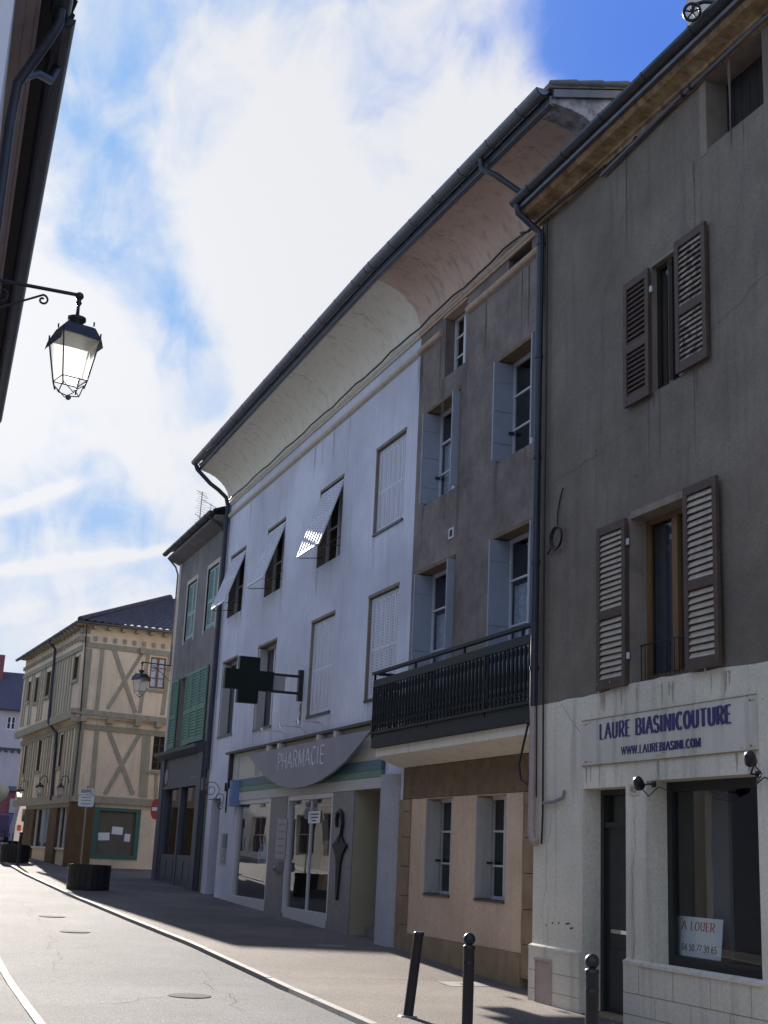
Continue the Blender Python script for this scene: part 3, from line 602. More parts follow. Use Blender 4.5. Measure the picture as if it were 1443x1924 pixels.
for i in range(15): x = loww[0]+.03+i*(loww[1]-loww[0]-.05)/14; rl.tube([F1(x, loww[2], -.12), F1(x, loww[2]+.42, -.12)], .005, 5)
rl.obj('window_guard', 'iron', b1)
hb = MB(); n = 7
for i in range(n):
    x = topw[0]+(topw[1]-topw[0])*i/n; hb.box(F1, x+.004, x+(topw[1]-topw[0])/n-.004, topw[2], topw[3], -.30-rnd.uniform(0, .006), -.27)
hb.box(F1, topw[0], topw[1], topw[2], topw[3], -.345, -.315)
hb.obj('loft_hatch', 'wood_d', b1)
louvre(F1, b1, su(12.58), su(13.15), sv(7.08), sv(8.72), .03, .07, 'brownwood', 'brownwood', label='brown upper shutter, left')
louvre(F1, b1, su(11.40), su(12.01), sv(7.14), sv(8.80), .03, .07, 'brownwood', 'slatworn', label='peeling brown upper shutter, right')
louvre(F1, b1, su(13.13), su(13.79), sv(3.67), sv(5.68), .03, .07, 'brownwood', 'slat', n=30, label='brown lower shutter with pale slats, left')
louvre(F1, b1, su(11.26), su(11.88), sv(3.69), sv(5.73), .05, .09, 'brownwood', 'slat', n=28, label='brown lower shutter with pale slats, right')
fit = MB()
for x, z in ((su(13.13), sv(5.35)), (su(13.13), sv(3.98)), (su(12.58), sv(8.4)), (su(12.0), sv(7.15))): fit.box(F1, x-.035, x, z, z+.07, .03, .05)
for x, z in ((su(13.80), sv(4.4)), (su(13.80), sv(3.62)), (su(11.6), sv(3.64)), (su(13.5), sv(3.62))): fit.tube([F1(x, z, .02), F1(x, z+.1, .05), F1(x-.03, z+.12, .07)], .007, 5)
fit.obj('shutter_fittings', 'pers', b1)
# cornice, gutter, roof
co = MB()
co.ext(F1, [(0, 10.12), (.05, 10.12), (.055, 10.16), (.09, 10.17), (.10, 10.20), (.16, 10.215), (.26, 10.235), (.30, 10.27), (.30, 10.33), (0, 10.33)], uR, uL+.10)
co.obj('cornice', 'cornice', b1)
MB().ext(F1, [(0, 10.331), (.36, 10.29), (.37, 10.33), (0, 10.42)], uR, uL+.12).obj('cornice_flashing', 'zinc', b1)
g = MB(); halfgutter(g, F1, uR, uL+.13, .385, 10.42, .085); g.obj('gutter', 'zincdark', b1)
rf = MB(); roofsheet(rf, (F1(uR, 10.42, .33), F1(uL+.1, 10.42, .33)), (F1(uR, 12.4, -5), F1(uL+.1, 12.4, -5))); rf.obj('roof', 'tile', b1)
ch = MB(); FC = Fr((0, -8.75, 0)); ch.box(FC, 11.62, 12.72, 10.3, 13.4, -.9, 0); ch.box(FC, 11.55, 12.79, 13.4, 13.55, -.97, .07)
ch.obj('chimney', 'cream', b1)
cd_ = MB(); cd_.tube([F1(12.9, 10.02, .05), F1(11.2, 10.12, .055), F1(9.6, 10.15, .055), F1(6, 10.15, .055)], .026, 8)
cd_.obj('conduit', 'zinc', b1)
cl = MB()
for x in (12.1, 11.1, 10.95, 9.6): cl.tube([F1(x, 10.06+(12.9-x)*.035, .055), F1(x-.04, 10.062+(12.9-x)*.035, .055)], .034, 8)
cl.obj('conduit_clips', 'iron', b1)
# downpipe: swan neck from gutter then down the edge
dp = MB(); Pp = Fr((14.5, -7.53, 0))
dp.tube([F1(uL+.05, 10.36, .385), F1(uL+.03, 10.22, .37), F1(uL+.0, 10.08, .2), (14.46, -7.54, 9.93), (14.45, -7.53, 9.75), (14.45, -7.53, 3.5)], .05, 10)
for z in (9.75, 8.1, 6.7, 5.3, 3.95): dp.tube([(14.45, -7.53, z), (14.45, -7.53, z+.05)], .06, 10)
dp.obj('downpipe', 'pipe', b1)
dp = MB(); dp.tube([(14.45, -7.53, 3.52), (14.46, -7.53, 2.0), (14.43, -7.535, 1.9), (14.36, -7.55, 1.86)], .045, 10)
for z in (3.0, 2.4): dp.tube([(14.455, -7.53, z), (14.455, -7.53, z+.02)], .05, 10)
dp.obj('downpipe', 'pvc', b1, 'dusty pink plastic lower length of downpipe')
# door (recessed, dark)
dr = MB(); a, b, c, d = door
dr.box(F1, a, a+.07, 0, d, -.32, -.22); dr.box(F1, b-.07, b, 0, d, -.32, -.22); dr.box(F1, a+.07, b-.07, 2.05, 2.11, -.31, -.23); dr.box(F1, a+.07, b-.07, d-.06, d, -.32, -.22)
dr.box(F1, a+.07, b-.07, .02, 2.05, -.30, -.26)
for p, q in ((.15, .75), (.85, 1.95)): dr.box(F1, a+.17, b-.17, p, q, -.26, -.245)
do = dr.obj('door', 'doorgreen', b1)
MB().pane(F1, a+.07, b-.07, 2.11, d-.06, -.29).obj('transom_pane', 'shopglass', do)
h = MB(); h.ball(F1(a+.14, 1.02, -.22), .03); h.box(F1, a+.2, b-.2, .92, .96, -.245, -.235); h.obj('handle', 'chrome', do)
MB().box(F1, a, b, -.2, .09, -.35, -.05).obj('doorstep', 'stone', b1)
# shop window
sw = MB(); a, b, c, d = shop; w0, w1 = -.30, -.24
sw.box(F1, a, a+.09, c, d, w0, w1); sw.box(F1, b-.09, b, c, d, w0, w1); sw.box(F1, a+.09, b-.09, c, c+.11, w0, w1-.002); sw.box(F1, a+.09, b-.09, d-.10, d, w0, w1-.002)
sw_o = sw.obj('shop_window', 'blackframe', b1)
MB().pane(F1, a+.09, b-.09, c+.11, d-.10, -.28).obj('pane', 'shopglass', sw_o)
ir = MB(); z0, z1 = c-.3, d+.15
ir.quad(F1(a-.8, z0, -3.2), F1(b+1.4, z0, -3.2), F1(b+1.4, z1, -3.2), F1(a-.8, z1, -3.2))
for xx in (a-.8, b+1.4): ir.quad(F1(xx, z0, -.33), F1(xx, z1, -.33), F1(xx, z1, -3.2), F1(xx, z0, -3.2))
for zz in (z0, z1): ir.quad(F1(a-.8, zz, -.33), F1(b+1.4, zz, -.33), F1(b+1.4, zz, -3.2), F1(a-.8, zz, -3.2))
ir.obj('shop_room', 'dim', b1)
ip = MB(); ip.box(F1, b-.62, b-.22, c, d-.05, -.60, -.56); ip.box(F1, a+.35, a+.8, c, d-.2, -1.6, -1.5); ip.box(F1, a+.1, b-.1, c-.06, c+.02, -.6, -.31)
ip.obj('display_partition', 'dim', b1)
ip = MB(); ip.box(F1, a+.9, b-.7, z0, d-.15, -2.4, -2.3); ip.box(F1, a-.3, a+.35, z0, d-.3, -2.1, -2.0); ip.obj('dark_doorway', 'dark', b1)
MB().box(F1, a-.05, b+.05, c-.02, c+.006, -.30, .07).obj('window_sill', 'cream', b1)
# meter hatch in plinth
mh = MB(); a, b = su(14.88), su(15.25)
mh.box(F1, a, b, .10, sv(.47), .0515, .062); mh.box(F1, a-.02, b+.02, sv(.47), sv(.50), .0515, .085)
for x0, x1 in ((a-.02, a), (b, b+.02)): mh.box(F1, x0, x1, .08, sv(.47), .0515, .07)
tag(mh.obj('meter_hatch', 'pvc'), 'small pinkish meter box door set low in the white wall base beside the downpipe', 'meter box')
# sign panel
sp = thing('shop_sign', 'stained cream panel lettered in navy with a dressmaker name and web address', 'sign', F1(su(12.5), sv(3.05), .03))
pn = MB(); pn.box(F1, su(10.76), su(14.20), sv(2.80), sv(3.335), .0125, .03); pn.obj('panel', 'panel', sp)
bd = MB()
for p in ((su(10.76), su(14.20), sv(3.335), sv(3.345)), (su(10.76), su(14.20), sv(2.79), sv(2.80))): bd.box(F1, *p, .0125, .034)
for xx in (su(10.85), su(14.1)):
    for zz in (sv(2.84), sv(3.29)): bd.ball(F1(xx, zz, .032), .012)
for i in range(26):
    xx = rnd.choice((su(10.95), su(12.45), su(14.05)))+rnd.gauss(0, .12); zz = rnd.choice((sv(2.83), sv(3.3)))+rnd.gauss(0, .02)
    if sv(2.81) < zz < sv(3.33): bd.box(F1, xx, xx+rnd.uniform(.01, .05), zz, zz+.008, .0302, .0312)
bd.obj('rust_marks', 'stone', sp)
tx = MB(); text(tx, T1, 'LAURE BIASINICOUTURE', -su(13.77), sv(3.09), .17, su(13.77-11.16), t=.27, w0=.0302, w1=.032, serif=.12, gap=.15); tx.obj('lettering', 'navy', sp); tx = MB()
text(tx, T1, 'WWW.LAUREBIASINI.COM', -su(13.28), sv(2.882), .085, su(13.28-11.70), t=.24, w0=.0302, w1=.032, serif=.13, gap=.13)
tx.obj('lettering', 'navy', sp)
# house number
hn = thing('house_number', 'small cream plate numbered 40 under the left black spotlight', 'house number', F1(su(13.02), sv(2.5), .02))
MB().box(F1, su(12.93), su(13.13), sv(2.42), sv(2.54), .0125, .024).obj('plate', 'panel', hn)
text(MB(), T1, '40', -su(13.10), sv(2.45), .07, .12, t=.2, w0=.0242, w1=.027).obj('numeral', 'stone', hn)
def blackspot(x, z, lab, base):
    s_ = thing('spotlight', lab, 'spotlight', F1(x, z, .3), 'black spotlights over the tailor shop')
    m_ = MB(); c0 = F1(x, z, .34); ax = Vector((.55, -.5, -.35)).normalized()
    m_.lathe(c0-ax*.08, [(.02, -.02), (.045, 0), (.055, .05), (.06, .12), (.05, .125)], 10, axis=ax); m_.obj('lamp_head', 'iron', s_)
    m_ = MB(); m_.tube([F1(*base, .012), F1(base[0], base[1]+.0, .10), F1(x+.02, z-.02, .28), F1(x, z, .34)], .010, 6)
    m_.tube([F1(x, z-.02, .33), F1(x-.02, z-.12, .24), F1(base[0]-.04, base[1]-.10, .08), F1(base[0]-.10, base[1]-.03, .03), F1(base[0]-.28, base[1]-.08, .02)], .006, 6); m_.box(F1, base[0]-.03, base[0]+.03, base[1]-.03, base[1]+.03, .012, .03)
    m_.obj('bracket', 'iron', s_)
blackspot(11.64, 2.45, 'black clamp spotlight between the shop door and the big window', (11.86, 2.47))
blackspot(9.80, 2.60, 'black clamp spotlight above the right end of the shop window', (10.12, 2.50))
# to-let card
tl = thing('to_let_card', 'white card reading A LOUER with phone number leaning inside the shop window', 'notice', (11.7, -7.98, .75))
FT = Fr((12.08, -7.955, .74), U=(-1, -.03, 0), V=(.04, -.13, 1), Nn=(-.03, 1, .13))
MB().box(FT, 0, .77, 0, .43, -.006, 0).obj('card', 'paper', tl)
text(MB(), FT, 'A LOUER', .10, .30, .085, .55, t=.17, w0=.0005, w1=.0015, serif=.1).obj('title', 'red', tl)
text(MB(), FT, '06.50.77.30.65', .12, .10, .062, .58, t=.16, w0=.0005, w1=.0015).obj('phone_number', 'ink', tl)
MB().box(F1, su(10.86), su(11.0), 1.25, 1.75, -.274, -.270).obj('paper_notice', 'paper')
tag(bpy.data.objects['paper_notice'], 'blank white paper taped at the right edge of the shop window', 'notice')

# ------------------------------------------------------------------ row of houses behind, plane Y = -8.1
F0 = Fr((0, -8.1, 0)); T0 = Fr((0, -8.1, 0), U=(-1, 0, 0))
COVE = [(.0, 10.74), (.05, 10.85), (.10, 11.0), (.19, 11.14), (.31, 11.26), (.46, 11.37), (.64, 11.45), (.83, 11.50), (.93, 11.52)]
def roll(mb, F, u0, u1, v, r, w=0.0):
    mb.ext(F, [(w, v-r*1.1)]+[(w+.02+r*math.sin(t), v-r*math.cos(t)) for t in [math.pi*k/8 for k in range(9)]]+[(w, v+r*1.1)], u0, u1, sm=False)
def eaves(u0, u1, parent, mc, mm, droop=0.0, lower_gaps=()):
    FE = Fr((0, -8.1, -droop*u1), U=(1, 0, droop)); dz = droop*(u1-u0)
    c_ = MB(); c_.ext(F0, COVE, u0, u1, closed=False, sm=True, nseg=8, prof0=[(w, v-dz*(.25+.75*min(1, w))) for w, v in COVE] if droop else None); c_.m = 1; dzc = (lambda u, w: -dz*(.25+.75*min(1, w))*(u1-u)/(u1-u0))
    for k_ in range(4):
        ub = u0+(u1-u0)*(k_+.5+rnd.uniform(-.25, .25))/4; nS = len(COVE)-1; ph = rnd.uniform(0, 6); tlt = rnd.uniform(-.3, .3); a_, b_ = sorted((rnd.uniform(0, .5), rnd.uniform(.6, 1)))
        def P(t):
            t = a_+(b_-a_)*t; i_ = min(int(t*nS), nS-1); q_ = t*nS-i_; w = COVE[i_][0]*(1-q_)+COVE[i_+1][0]*q_; v = COVE[i_][1]*(1-q_)+COVE[i_+1][1]*q_
            u = ub+tlt*t+.04*math.sin(t*17+ph)+.02*math.sin(t*41); return F0(u, v+dzc(u, w)-.006, w+.004)
        crack(c_, P, .004)
    c_.obj('cove', (mc, 'crack'), parent)
    m_ = MB(); segs = [(u0, u1)]
    for a, b in lower_gaps:
        segs = [s2 for s in segs for s2 in ((s[0], min(a, s[1])), (max(b, s[0]), s[1])) if s2[1]-s2[0] > .01]
    for a, b in segs: roll(m_, F0, a, b, 10.30, .06)
    roll(m_, F0, u0, u1, 10.66, .045); m_.ext(F0, [(0, 10.58), (.035, 10.58), (.045, 10.615), (0, 10.62)], u0, u1)
    m_.obj('moulding', mm, parent)
    m_ = MB(); m_.ext(FE, [(.925, 11.50), (.965, 11.50), (.965, 11.62), (.925, 11.62)], u0, u1); m_.ext(FE, [(.90, 11.485), (.94, 11.485), (.94, 11.499), (.90, 11.499)], u0, u1)
    m_.obj('fascia', 'zinc', parent)
    m_ = MB(); halfgutter(m_, FE, u0, u1, 1.065, 11.70, .10); m_.obj('gutter', 'zinc', parent)
    m_ = MB(); roofsheet(m_, (FE(u0, 11.70, .98), FE(u1, 11.70, .98)), (FE(u0, 13.3, -5.5), FE(u1, 13.3, -5.5))); m_.obj('roof', 'tile', parent)

# --- mottled house with balcony
b2 = thing('balcony_house', 'narrow mottled brown house with iron balcony over pink ground floor', 'building', (17.3, -8.1, .1))
UB = 20.04; U2R = 13.9
W1_ = (18.26, 19.62, 7.38, 9.03); W2_ = (15.50, 16.85, 7.38, 9.0); W3_ = (18.26, 19.72, 3.62, 6.22); W4_ = (15.46, 16.86, 3.62, 6.22)
W0_ = (18.08, 18.95, 9.44, 10.53); SL = (15.82, 16.57, 10.39, 10.60)
m_ = MB(); wall(m_, F0, 14.2, UB, 3.05, 10.80, [(*W1_, .28), (*W2_, .28), (*W3_, .28), (*W4_, .28), (*W0_, .22), (*SL, .4)], .28)
shell(m_, F0, 13.9, UB, 3.05, 10.80, 9); m_.m = 1
for h_ in (W1_, W2_, W0_): runs(m_, F0, h_[0]-.1, h_[1]+.1, h_[2]-.01, .0015, 7, .9)
runs(m_, F0, 15.4, UB, 10.2, .004, 16, 1.2); m_.m = 2
for c_ in ((19.9, 6.6, 18.0, 7.2), (17.9, 9.8, 17.3, 7.6), (17.6, 5.2, 17.0, 6.6)): crack(m_, wander(F0, *c_, .002, .06), .003)
m_.obj('wall', ('mauve', 'run_b', 'crack'), b2)
gw1 = (18.13, 19.10, 1.10, 2.53); gw2 = (16.33, 17.28, 1.10, 2.53)
m_ = MB(); wall(m_, F0, 15.80, 19.71, .5, 2.54, [(*gw1, .3), (*gw2, .3)], .3, w=-.02); shell(m_, F0, 14.6, UB, .0, 3.05, 9, w=-.05); m_.obj('wall', 'pink', b2, 'pink plaster ground floor wall')
m_ = MB()
for i, z in enumerate((.2, .62, 1.05, 1.5, 1.95, 2.35)):
    z1 = (.62, 1.05, 1.5, 1.95, 2.35, 2.54)[i]; o_ = (.0, .012)[i % 2]
    m_.box(F0, 19.712, 20.2, z+.004, z1-.004, -.1, .004+o_*.3); m_.box(F0, 14.6, 15.798, z+.004, z1-.004, -.1, .0+o_*.3)
m_.box(F0, 15.8, 19.71, -.1, .497, -.1, .015); m_.obj('quoins', 'stone', b2)
m_ = MB(); m_.box(F0, 14.6, 20.21, 2.545, 3.04, -.1, -.012); m_.obj('beam', 'beam', b2)
for (a, b, c, d), zz in ((gw1, 0), (gw2, 1)):
    o_ = window(F0, b2, a, b, c, d, .30, mf='frame_w', casements=2, bars=(.33, .66), st=.05, label='white barred ground floor window')
    MB().box(F0, b-.05, b-.015, c+.03, d-.03, -.26, .0).obj('shutter', 'shutter_g', o_); MB().box(F0, a+.015, a+.05, c+.03, d-.03, -.26, -.03).obj('shutter', 'shutter_g', o_)
    q = MB(); q.box(F0, b-.09, b-.05, (c+d)/2-.22, (c+d)/2-.19, -.25, -.17); q.obj('catch', 'iron', o_)
    MB().box(F0, a+.002, b-.002, c-.01, c+.02, -.29, -.0).obj('sill', 'zincdark', b2)
for (a, b, c, d), cf, brs in ((W1_, .66, (.33, .66)), (W2_, 0, (.33, .66)), (W3_, .74, (.2, .5, .76)), (W4_, .74, (.2, .5, .76))):
    o_ = window(F0, b2, a, b, c, d, .28, casements=2, bars=brs, st=.06, curtain='curtain' if cf else None, cfrac=cf, label='white framed window with folded pale shutters')
    for x0_, x1_, x2_, w_ in ((b-.055, b-.02, b-.065, .10), (a+.02, a+.055, a+.055, .12)):
        q = MB(); q.box(F0, x0_, x1_, c+.02, d-.03, -.24, w_)
        for z in (c+.3, (c+d)/2, d-.35): q.box(F0, x2_, x2_+.01, z, z+.05, -.2, w_-.01)
        q.obj('shutter', 'shutter_b', o_)
    q = MB(); q.box(F0, b-.09, b-.055, (c+d)/2-.35, (c+d)/2-.31, -.24, -.16); q.obj('catch', 'iron', o_)
    MB().box(F0, a-.02, b+.02, d-.008, d+.05, -.22, .015).obj('lintel', 'beam', b2)
window(F0, b2, W0_[0], W0_[1], W0_[2], W0_[3], .22, casements=2, bars=(.33, .66), st=.055, label='small white attic window cutting the moulding')
MB().box(F0, SL[0], SL[1], SL[2], SL[3], -.42, -.4).obj('attic_slot', 'dark', b2)
MB().box(F0, W0_[0]-.02, W0_[1]+.05, 10.52, 10.56, -.14, .03).obj('lintel', 'mould_p', b2)
v_ = MB(); v_.box(F0, 18.34, 18.53, 6.56, 6.73, 0, .012); vo = v_.obj('vent', 'frame_w', b2); MB().box(F0, 18.385, 18.485, 6.59, 6.70, .0125, .015).obj('vent_opening', 'dark', vo)
eaves(13.5, UB, b2, 'cove_p', 'mould_p', droop=.036, lower_gaps=((18.0, 19.05),))
gb = MB(); FG = Fr((0, 0, 0), U=(0, -1, 0), Nn=(-1, 0, 0))        # gable end over the neighbour: u = -Y, w = -X
gp = [(8.1-w, v-.235*(.25+.75*min(1, w))-.002) for w, v in COVE[1:]]+[(7.17, 11.40), (8.2, 11.66), (13.6, 13.00), (13.6, 9.8), (8.1, 9.8)]
gb.prism(FG, gp, -13.9, -13.50); gb.obj('gable_wall', 'brokenplaster', b2)
vg = MB(); vg.prism(FG, [(7.10, 11.47), (13.6, 13.12), (13.6, 13.20), (7.10, 11.55)], -13.70, -13.44)
for i in range(16):
    t = i/16; c0 = Vector((13.46, -7.32-t*6.3, 11.60+t*1.60)); vg.lathe(c0, [(.045, -.2), (.06, .2)], 8, axis=(0, -1, .254))
vg.obj('verge', 'vergetile', b2)
vb_ = MB(); vb_.prism(FG, [(7.17, 11.36), (13.6, 12.99), (13.6, 13.11), (7.17, 11.47)], -13.49, -13.45); vb_.obj('bargeboard', 'zinc', b2)
dp = MB(); dp.tube([F0(15.4, 11.48, 1.06), F0(15.4, 11.28, 1.04), F0(15.2, 11.1, .9), F0(14.9, 10.65, .45), F0(14.5, 10.3, .1)], .045, 10); dp.obj('downpipe', 'pipe', b2)
# --- balcony (part of the house)
yb = .48; zf = 3.42
bs = MB(); bs.ext(F0, [(0, 3.045), (yb-.04, 3.20), (yb-.04, 3.335), (0, 3.42)], 14.62, 20.23); bo = bs.obj('balcony', 'cove_w', b2)
bf = MB(); bf.box(F0, 14.60, 20.30, 3.34, 3.56, yb-.035, yb+.02); bf.box(F0, 14.6, 20.33, 3.56, 3.60, yb-.05, yb+.05); bf.box(F0, 20.25, 20.30, 3.34, 3.56, 0, yb-.035)
bf.box(F0, 14.60, 20.26, 3.335, 3.345, yb-.03, yb+.0)
bf.box(F0, 14.60, 20.30, 4.33, 4.45, yb-.01, yb+.03); bf.box(F0, 20.27, 20.30, 4.33, 4.45, 0, yb-.01)
bf.box(F0, 14.60, 20.34, 4.545, 4.59, yb-.03, yb+.045); bf.box(F0, 20.25, 20.32, 4.545, 4.59, 0, yb-.03)
bf.box(F0, 14.60, 20.30, 3.70, 3.73, yb-.005, yb+.02); bf.box(F0, 14.6, 20.3, 3.735, 3.75, 0, .03)
for x in (14.9, 16.7, 18.5, 20.25): bf.box(F0, x, x+.035, 4.45, 4.545, yb, yb+.03)
for x in (16.0, 18.0, 20.27): bf.box(F0, x, x+.03, 3.5, 4.35, yb-.01, yb+.032)
bf.obj('railing', 'balc', bo)
bl = MB(); N_ = 46
for i in range(N_):
    x = 14.72+i*(20.2-14.72)/(N_-1)
    bl.lathe(F0(x, 3.60, yb+.01), [(.016, 0), (.016, .08), (.030, .14), (.020, .22), (.034, .30), (.024, .45), (.018, .58), (.030, .64), (.015, .73)], 6)
for w in (.08, .2, .32, .42): bl.lathe(F0(20.28, 3.60, w), [(.016, 0), (.016, .08), (.030, .14), (.020, .22), (.034, .30), (.024, .45), (.018, .58), (.030, .64), (.015, .73)], 6)
for i in range(N_-1):
    x = 14.72+(i+.5)*(20.2-14.72)/(N_-1); bl.tube([F0(x-.045, 3.62, yb+.01), F0(x, 3.68, yb+.01), F0(x+.045, 3.62, yb+.01)], .006, 4); bl.tube([F0(x-.045, 4.32, yb+.01), F0(x, 4.27, yb+.01), F0(x+.045, 4.32, yb+.01)], .006, 4)
bl_o = bl.obj('balusters', 'balc', bo); bl_o['kind'] = 'stuff' if False else 'part'; del bl_o['kind']

# --- white pharmacy building
b3 = thing('pharmacy_building', 'long white building with curved cream eaves and a pharmacy below', 'building', (26, -8.1, .4))
UE = 33.35
A = [(31.30, 32.72, 7.44, 9.06), (27.88, 29.29, 7.42, 9.03), (23.90, 25.35, 7.38, 9.02)]
A4 = (20.57, 22.03, 7.37, 9.02); L1 = (31.33, 32.76, 4.38, 6.27); L2 = (27.95, 29.43, 4.32, 6.24); L3 = (23.98, 25.43, 4.30, 6.24); L4 = (20.61, 22.07, 4.31, 6.20)
dhole = (31.95, 32.85, .2, 2.86); sf = (20.93, 30.85, .1, 3.88)
m_ = MB(); wall(m_, F0, UB, UE, .2, 10.80, [(*q, .26) for q in A+[A4, L1, L2, L3, L4]]+[(*dhole, .35), (*sf, .12)], .26)
m_.quad(F0(UB, 10.8, 0), F0(UB, 10.8, -9), F0(UE, 10.8, -9), F0(UE, 10.8, -.0))
m_.quad(F0(UE, .2, 0), F0(UE, .2, -9), F0(UE, 10.8, -9), F0(UE, 10.8, 0)); m_.quad(F0(UB, .2, -9), F0(UE, .2, -9), F0(UE, 10.8, -9), F0(UB, 10.8, -9)); m_.m = 1
for h_ in A+[A4, L1, L2, L3, L4]: runs(m_, F0, h_[0]-.05, h_[1]+.05, h_[2]-.03, .0015, 7, .8)
runs(m_, F0, UB, UE, 10.2, .004, 24, .9); m_.m = 2
for c_ in ((23.5, 6.9, 22.6, 7.6), (27.4, 4.2, 26.9, 6.0), (30.6, 7.0, 29.8, 7.3), (21.4, 9.3, 21.0, 10.1)): crack(m_, wander(F0, *c_, .002, .05), .0025)
m_.obj('wall', ('white', 'run_w', 'crack'), b3)
eaves(UB, UE, b3, 'cove_w', 'mould_w')
MB().ext(F0, COVE+[(.95, 11.7), (0, 11.7)], UE, UE+.03).obj('eaves_end', 'cove_w', b3)
for q in A+[A4, L1, L2, L3, L4]: MB().box(F0, q[0]-.02, q[1]+.03, q[3]-.008, q[3]+.045, -.17, .012).obj('lintel', 'jambstone', b3); MB().box(F0, q[1]-.008, q[1]+.03, q[2], q[3]-.009, -.17, .006).obj('jamb', 'jambstone', b3)
for q in A: window(F0, b3, *q, .24, casements=2, bars=(.5,), st=.06, label='window behind a propped open shutter')
for i, q in enumerate((L1, L2)):
    o_ = window(F0, b3, *q, .24, casements=2, bars=(), st=.06, curtain='backingdk', cfrac=.97, label='dark first floor window with folded grey shutters')  # dark backing sheet paints the room's darkness behind the glass
    MB().box(F0, q[1]-.12, q[1]-.02, q[2]+.03, q[3]-.03, -.2, .0).obj('shutter', 'shutter_g', o_); MB().box(F0, q[0]+.02, q[0]+.08, q[2]+.03, q[3]-.03, -.2, -.02).obj('shutter', 'shutter_g', o_)
    MB().box(F0, q[0]-.01, q[1]+.01, q[2]-.03, q[2]+.015, -.2, .03).obj('sill', 'zinc', b3)
for q in (A4, L3, L4): persienne(F0, b3, q[0]+.03, q[1]-.03, q[2]+.03, q[3]-.03, -.06, 'closed white folding shutter'); MB().box(F0, q[0], q[1], q[2]-.03, q[2]+.015, -.1, .03).obj('sill', 'zincdark', b3)
for i, q in enumerate(A):     # awning shutters, hinged on top
    top = F0(0, q[3]-.06, -.04); bot = F0(0, q[2]+.17, .43); dv = (bot-top); L_ = dv.length
    FA = Fr((0, top.y, top.z), V=dv, Nn=(0, -dv.z, dv.y))
    o_ = persienne(FA, b3, q[0]+.03, q[1]-.03, 0, L_, .02, 'white shutter propped outward at its foot', rows=22)
    s_ = MB(); z = q[2]+.12
    for x in (q[0]+.05, q[1]-.08): s_.tube([F0(x, z+.03, .42), F0(x, z+.1, -.1)], .009, 6)
    s_.tube([F0(q[0]+.05, q[2]+.4, -.02), F0(q[1]-.05, q[2]+.4, -.02)], .008, 6)
    s_.obj('stay_rods', 'iron', o_)
# side door
dd = MB(); a, b, c, d = dhole; dd.box(F0, a, b, c, d, -.36, -.33); dd.box(F0, a+.1, b-.1, c+.3, c+1.1, -.33, -.32); dd.obj('door', 'wood_d', b3)
# storefront
st = MB(); st.ext(F0, [(-.1, 3.87), (.16, 3.85), (.17, 3.90), (0, 3.95)], 20.9, 31.2); st.box(F0, 30.85, 30.93, 3.05, 3.86, -.1, .14); st.obj('shopfront_flashing', 'zincdark', b3)
MB().box(F0, 20.95, 30.84, 3.235, 3.85, -.11, .04).obj('sign_band', 'creampanel', b3)
MB().box(F0, 20.9, 30.5, 3.06, 3.23, -.11, .07).obj('blue_band', 'teal', b3)
MB().box(F0, 20.9, 30.48, 2.94, 3.055, -.11, .068).obj('green_band', 'green', b3)
MB().box(F0, 20.9, 30.46, 2.75, 2.935, -.11, .062).obj('pale_band', 'creamband', b3)
for a, b in ((26.24, 27.42), (22.22, 23.38)): MB().box(F0, a, b, .1, 2.748, -.1, .05).obj('pillar', 'granite', b3)
MB().box(F0, 30.25, 30.84, .2, 2.748, -.10, .012).obj('pillar', 'white', b3)
fp_ = MB()
for a, b, base in ((27.44, 30.24, .52), (23.40, 26.23, .46)):
    for q in ((a, a+.07, base, 2.748), (b-.07, b, base, 2.748)): fp_.box(F0, *q, -.06, .04)
    fp_.box(F0, a+.07, b-.07, 2.66, 2.748, -.06, .038); fp_.box(F0, a+.07, b-.07, base-.2, base+.12, -.06, .038)
    if a < 25: fp_.box(F0, (a+b)/2-.02, (a+b)/2+.02, base+.12, 2.66, -.05, .0)
fo = fp_.obj('shopfront', 'alu', b3)
MB().pane(F0, 27.51, 30.17, .64, 2.66, -.03).obj('pane', 'shopglass', fo); MB().pane(F0, 23.47, 26.16, .58, 2.66, -.03).obj('pane', 'shopglass', fo)
ir = MB(); a, b, z0, z1 = 22.3, 30.8, .3, 2.74
ir.quad(F0(a, z0, -4), F0(b, z0, -4), F0(b, z1, -4), F0(a, z1, -4))
for xx in (a, b): ir.quad(F0(xx, z0, -.12), F0(xx, z1, -.12), F0(xx, z1, -4), F0(xx, z0, -4))
for zz in (z0, z1): ir.quad(F0(a, zz, -.12), F0(b, zz, -.12), F0(b, zz, -4), F0(a, zz, -4))
ir.obj('shop_interior', 'dim', b3)
MB().box(F0, 23.5, 26.1, .3, .95, -1.0, -.3).obj('display_counter', 'dark', b3); MB().box(F0, 22.6, 30.5, .3, 2.74, -2.6, -2.5).obj('shelf_wall', 'dark', b3)
def poster(F, u, v, w, h, d, m, lab, tilt=0.0, cat='poster'):
    P = MB(); FF = Fr(F(u, v, -d), U=F.U, V=(F.V+F.N*-.12+F.U*tilt), Nn=F.N)
    P.box(FF, 0, w, 0, h, -.02, 0); return tag(P.obj('poster' if cat == 'poster' else 'display_stand', m), lab, cat)
poster(F0, 28.7, 1.35, .9, .45, .35, 'posterb', 'blue poster in the left pharmacy window')
poster(F0, 27.8, 1.1, .7, .5, .4, 'postero', 'orange poster low in the left pharmacy window')
poster(F0, 28.2, 1.75, 1.3, .35, .5, 'plaque', 'pale poster above the blue one in the left pharmacy window')
poster(F0, 24.9, .85, .8, 1.05, .5, 'postero', 'tall display board left in the dark pharmacy window', .05)
poster(F0, 24.2, .85, .6, 1.05, .6, 'posterb', 'tall bluish display board in the middle of the dark pharmacy window', .05)
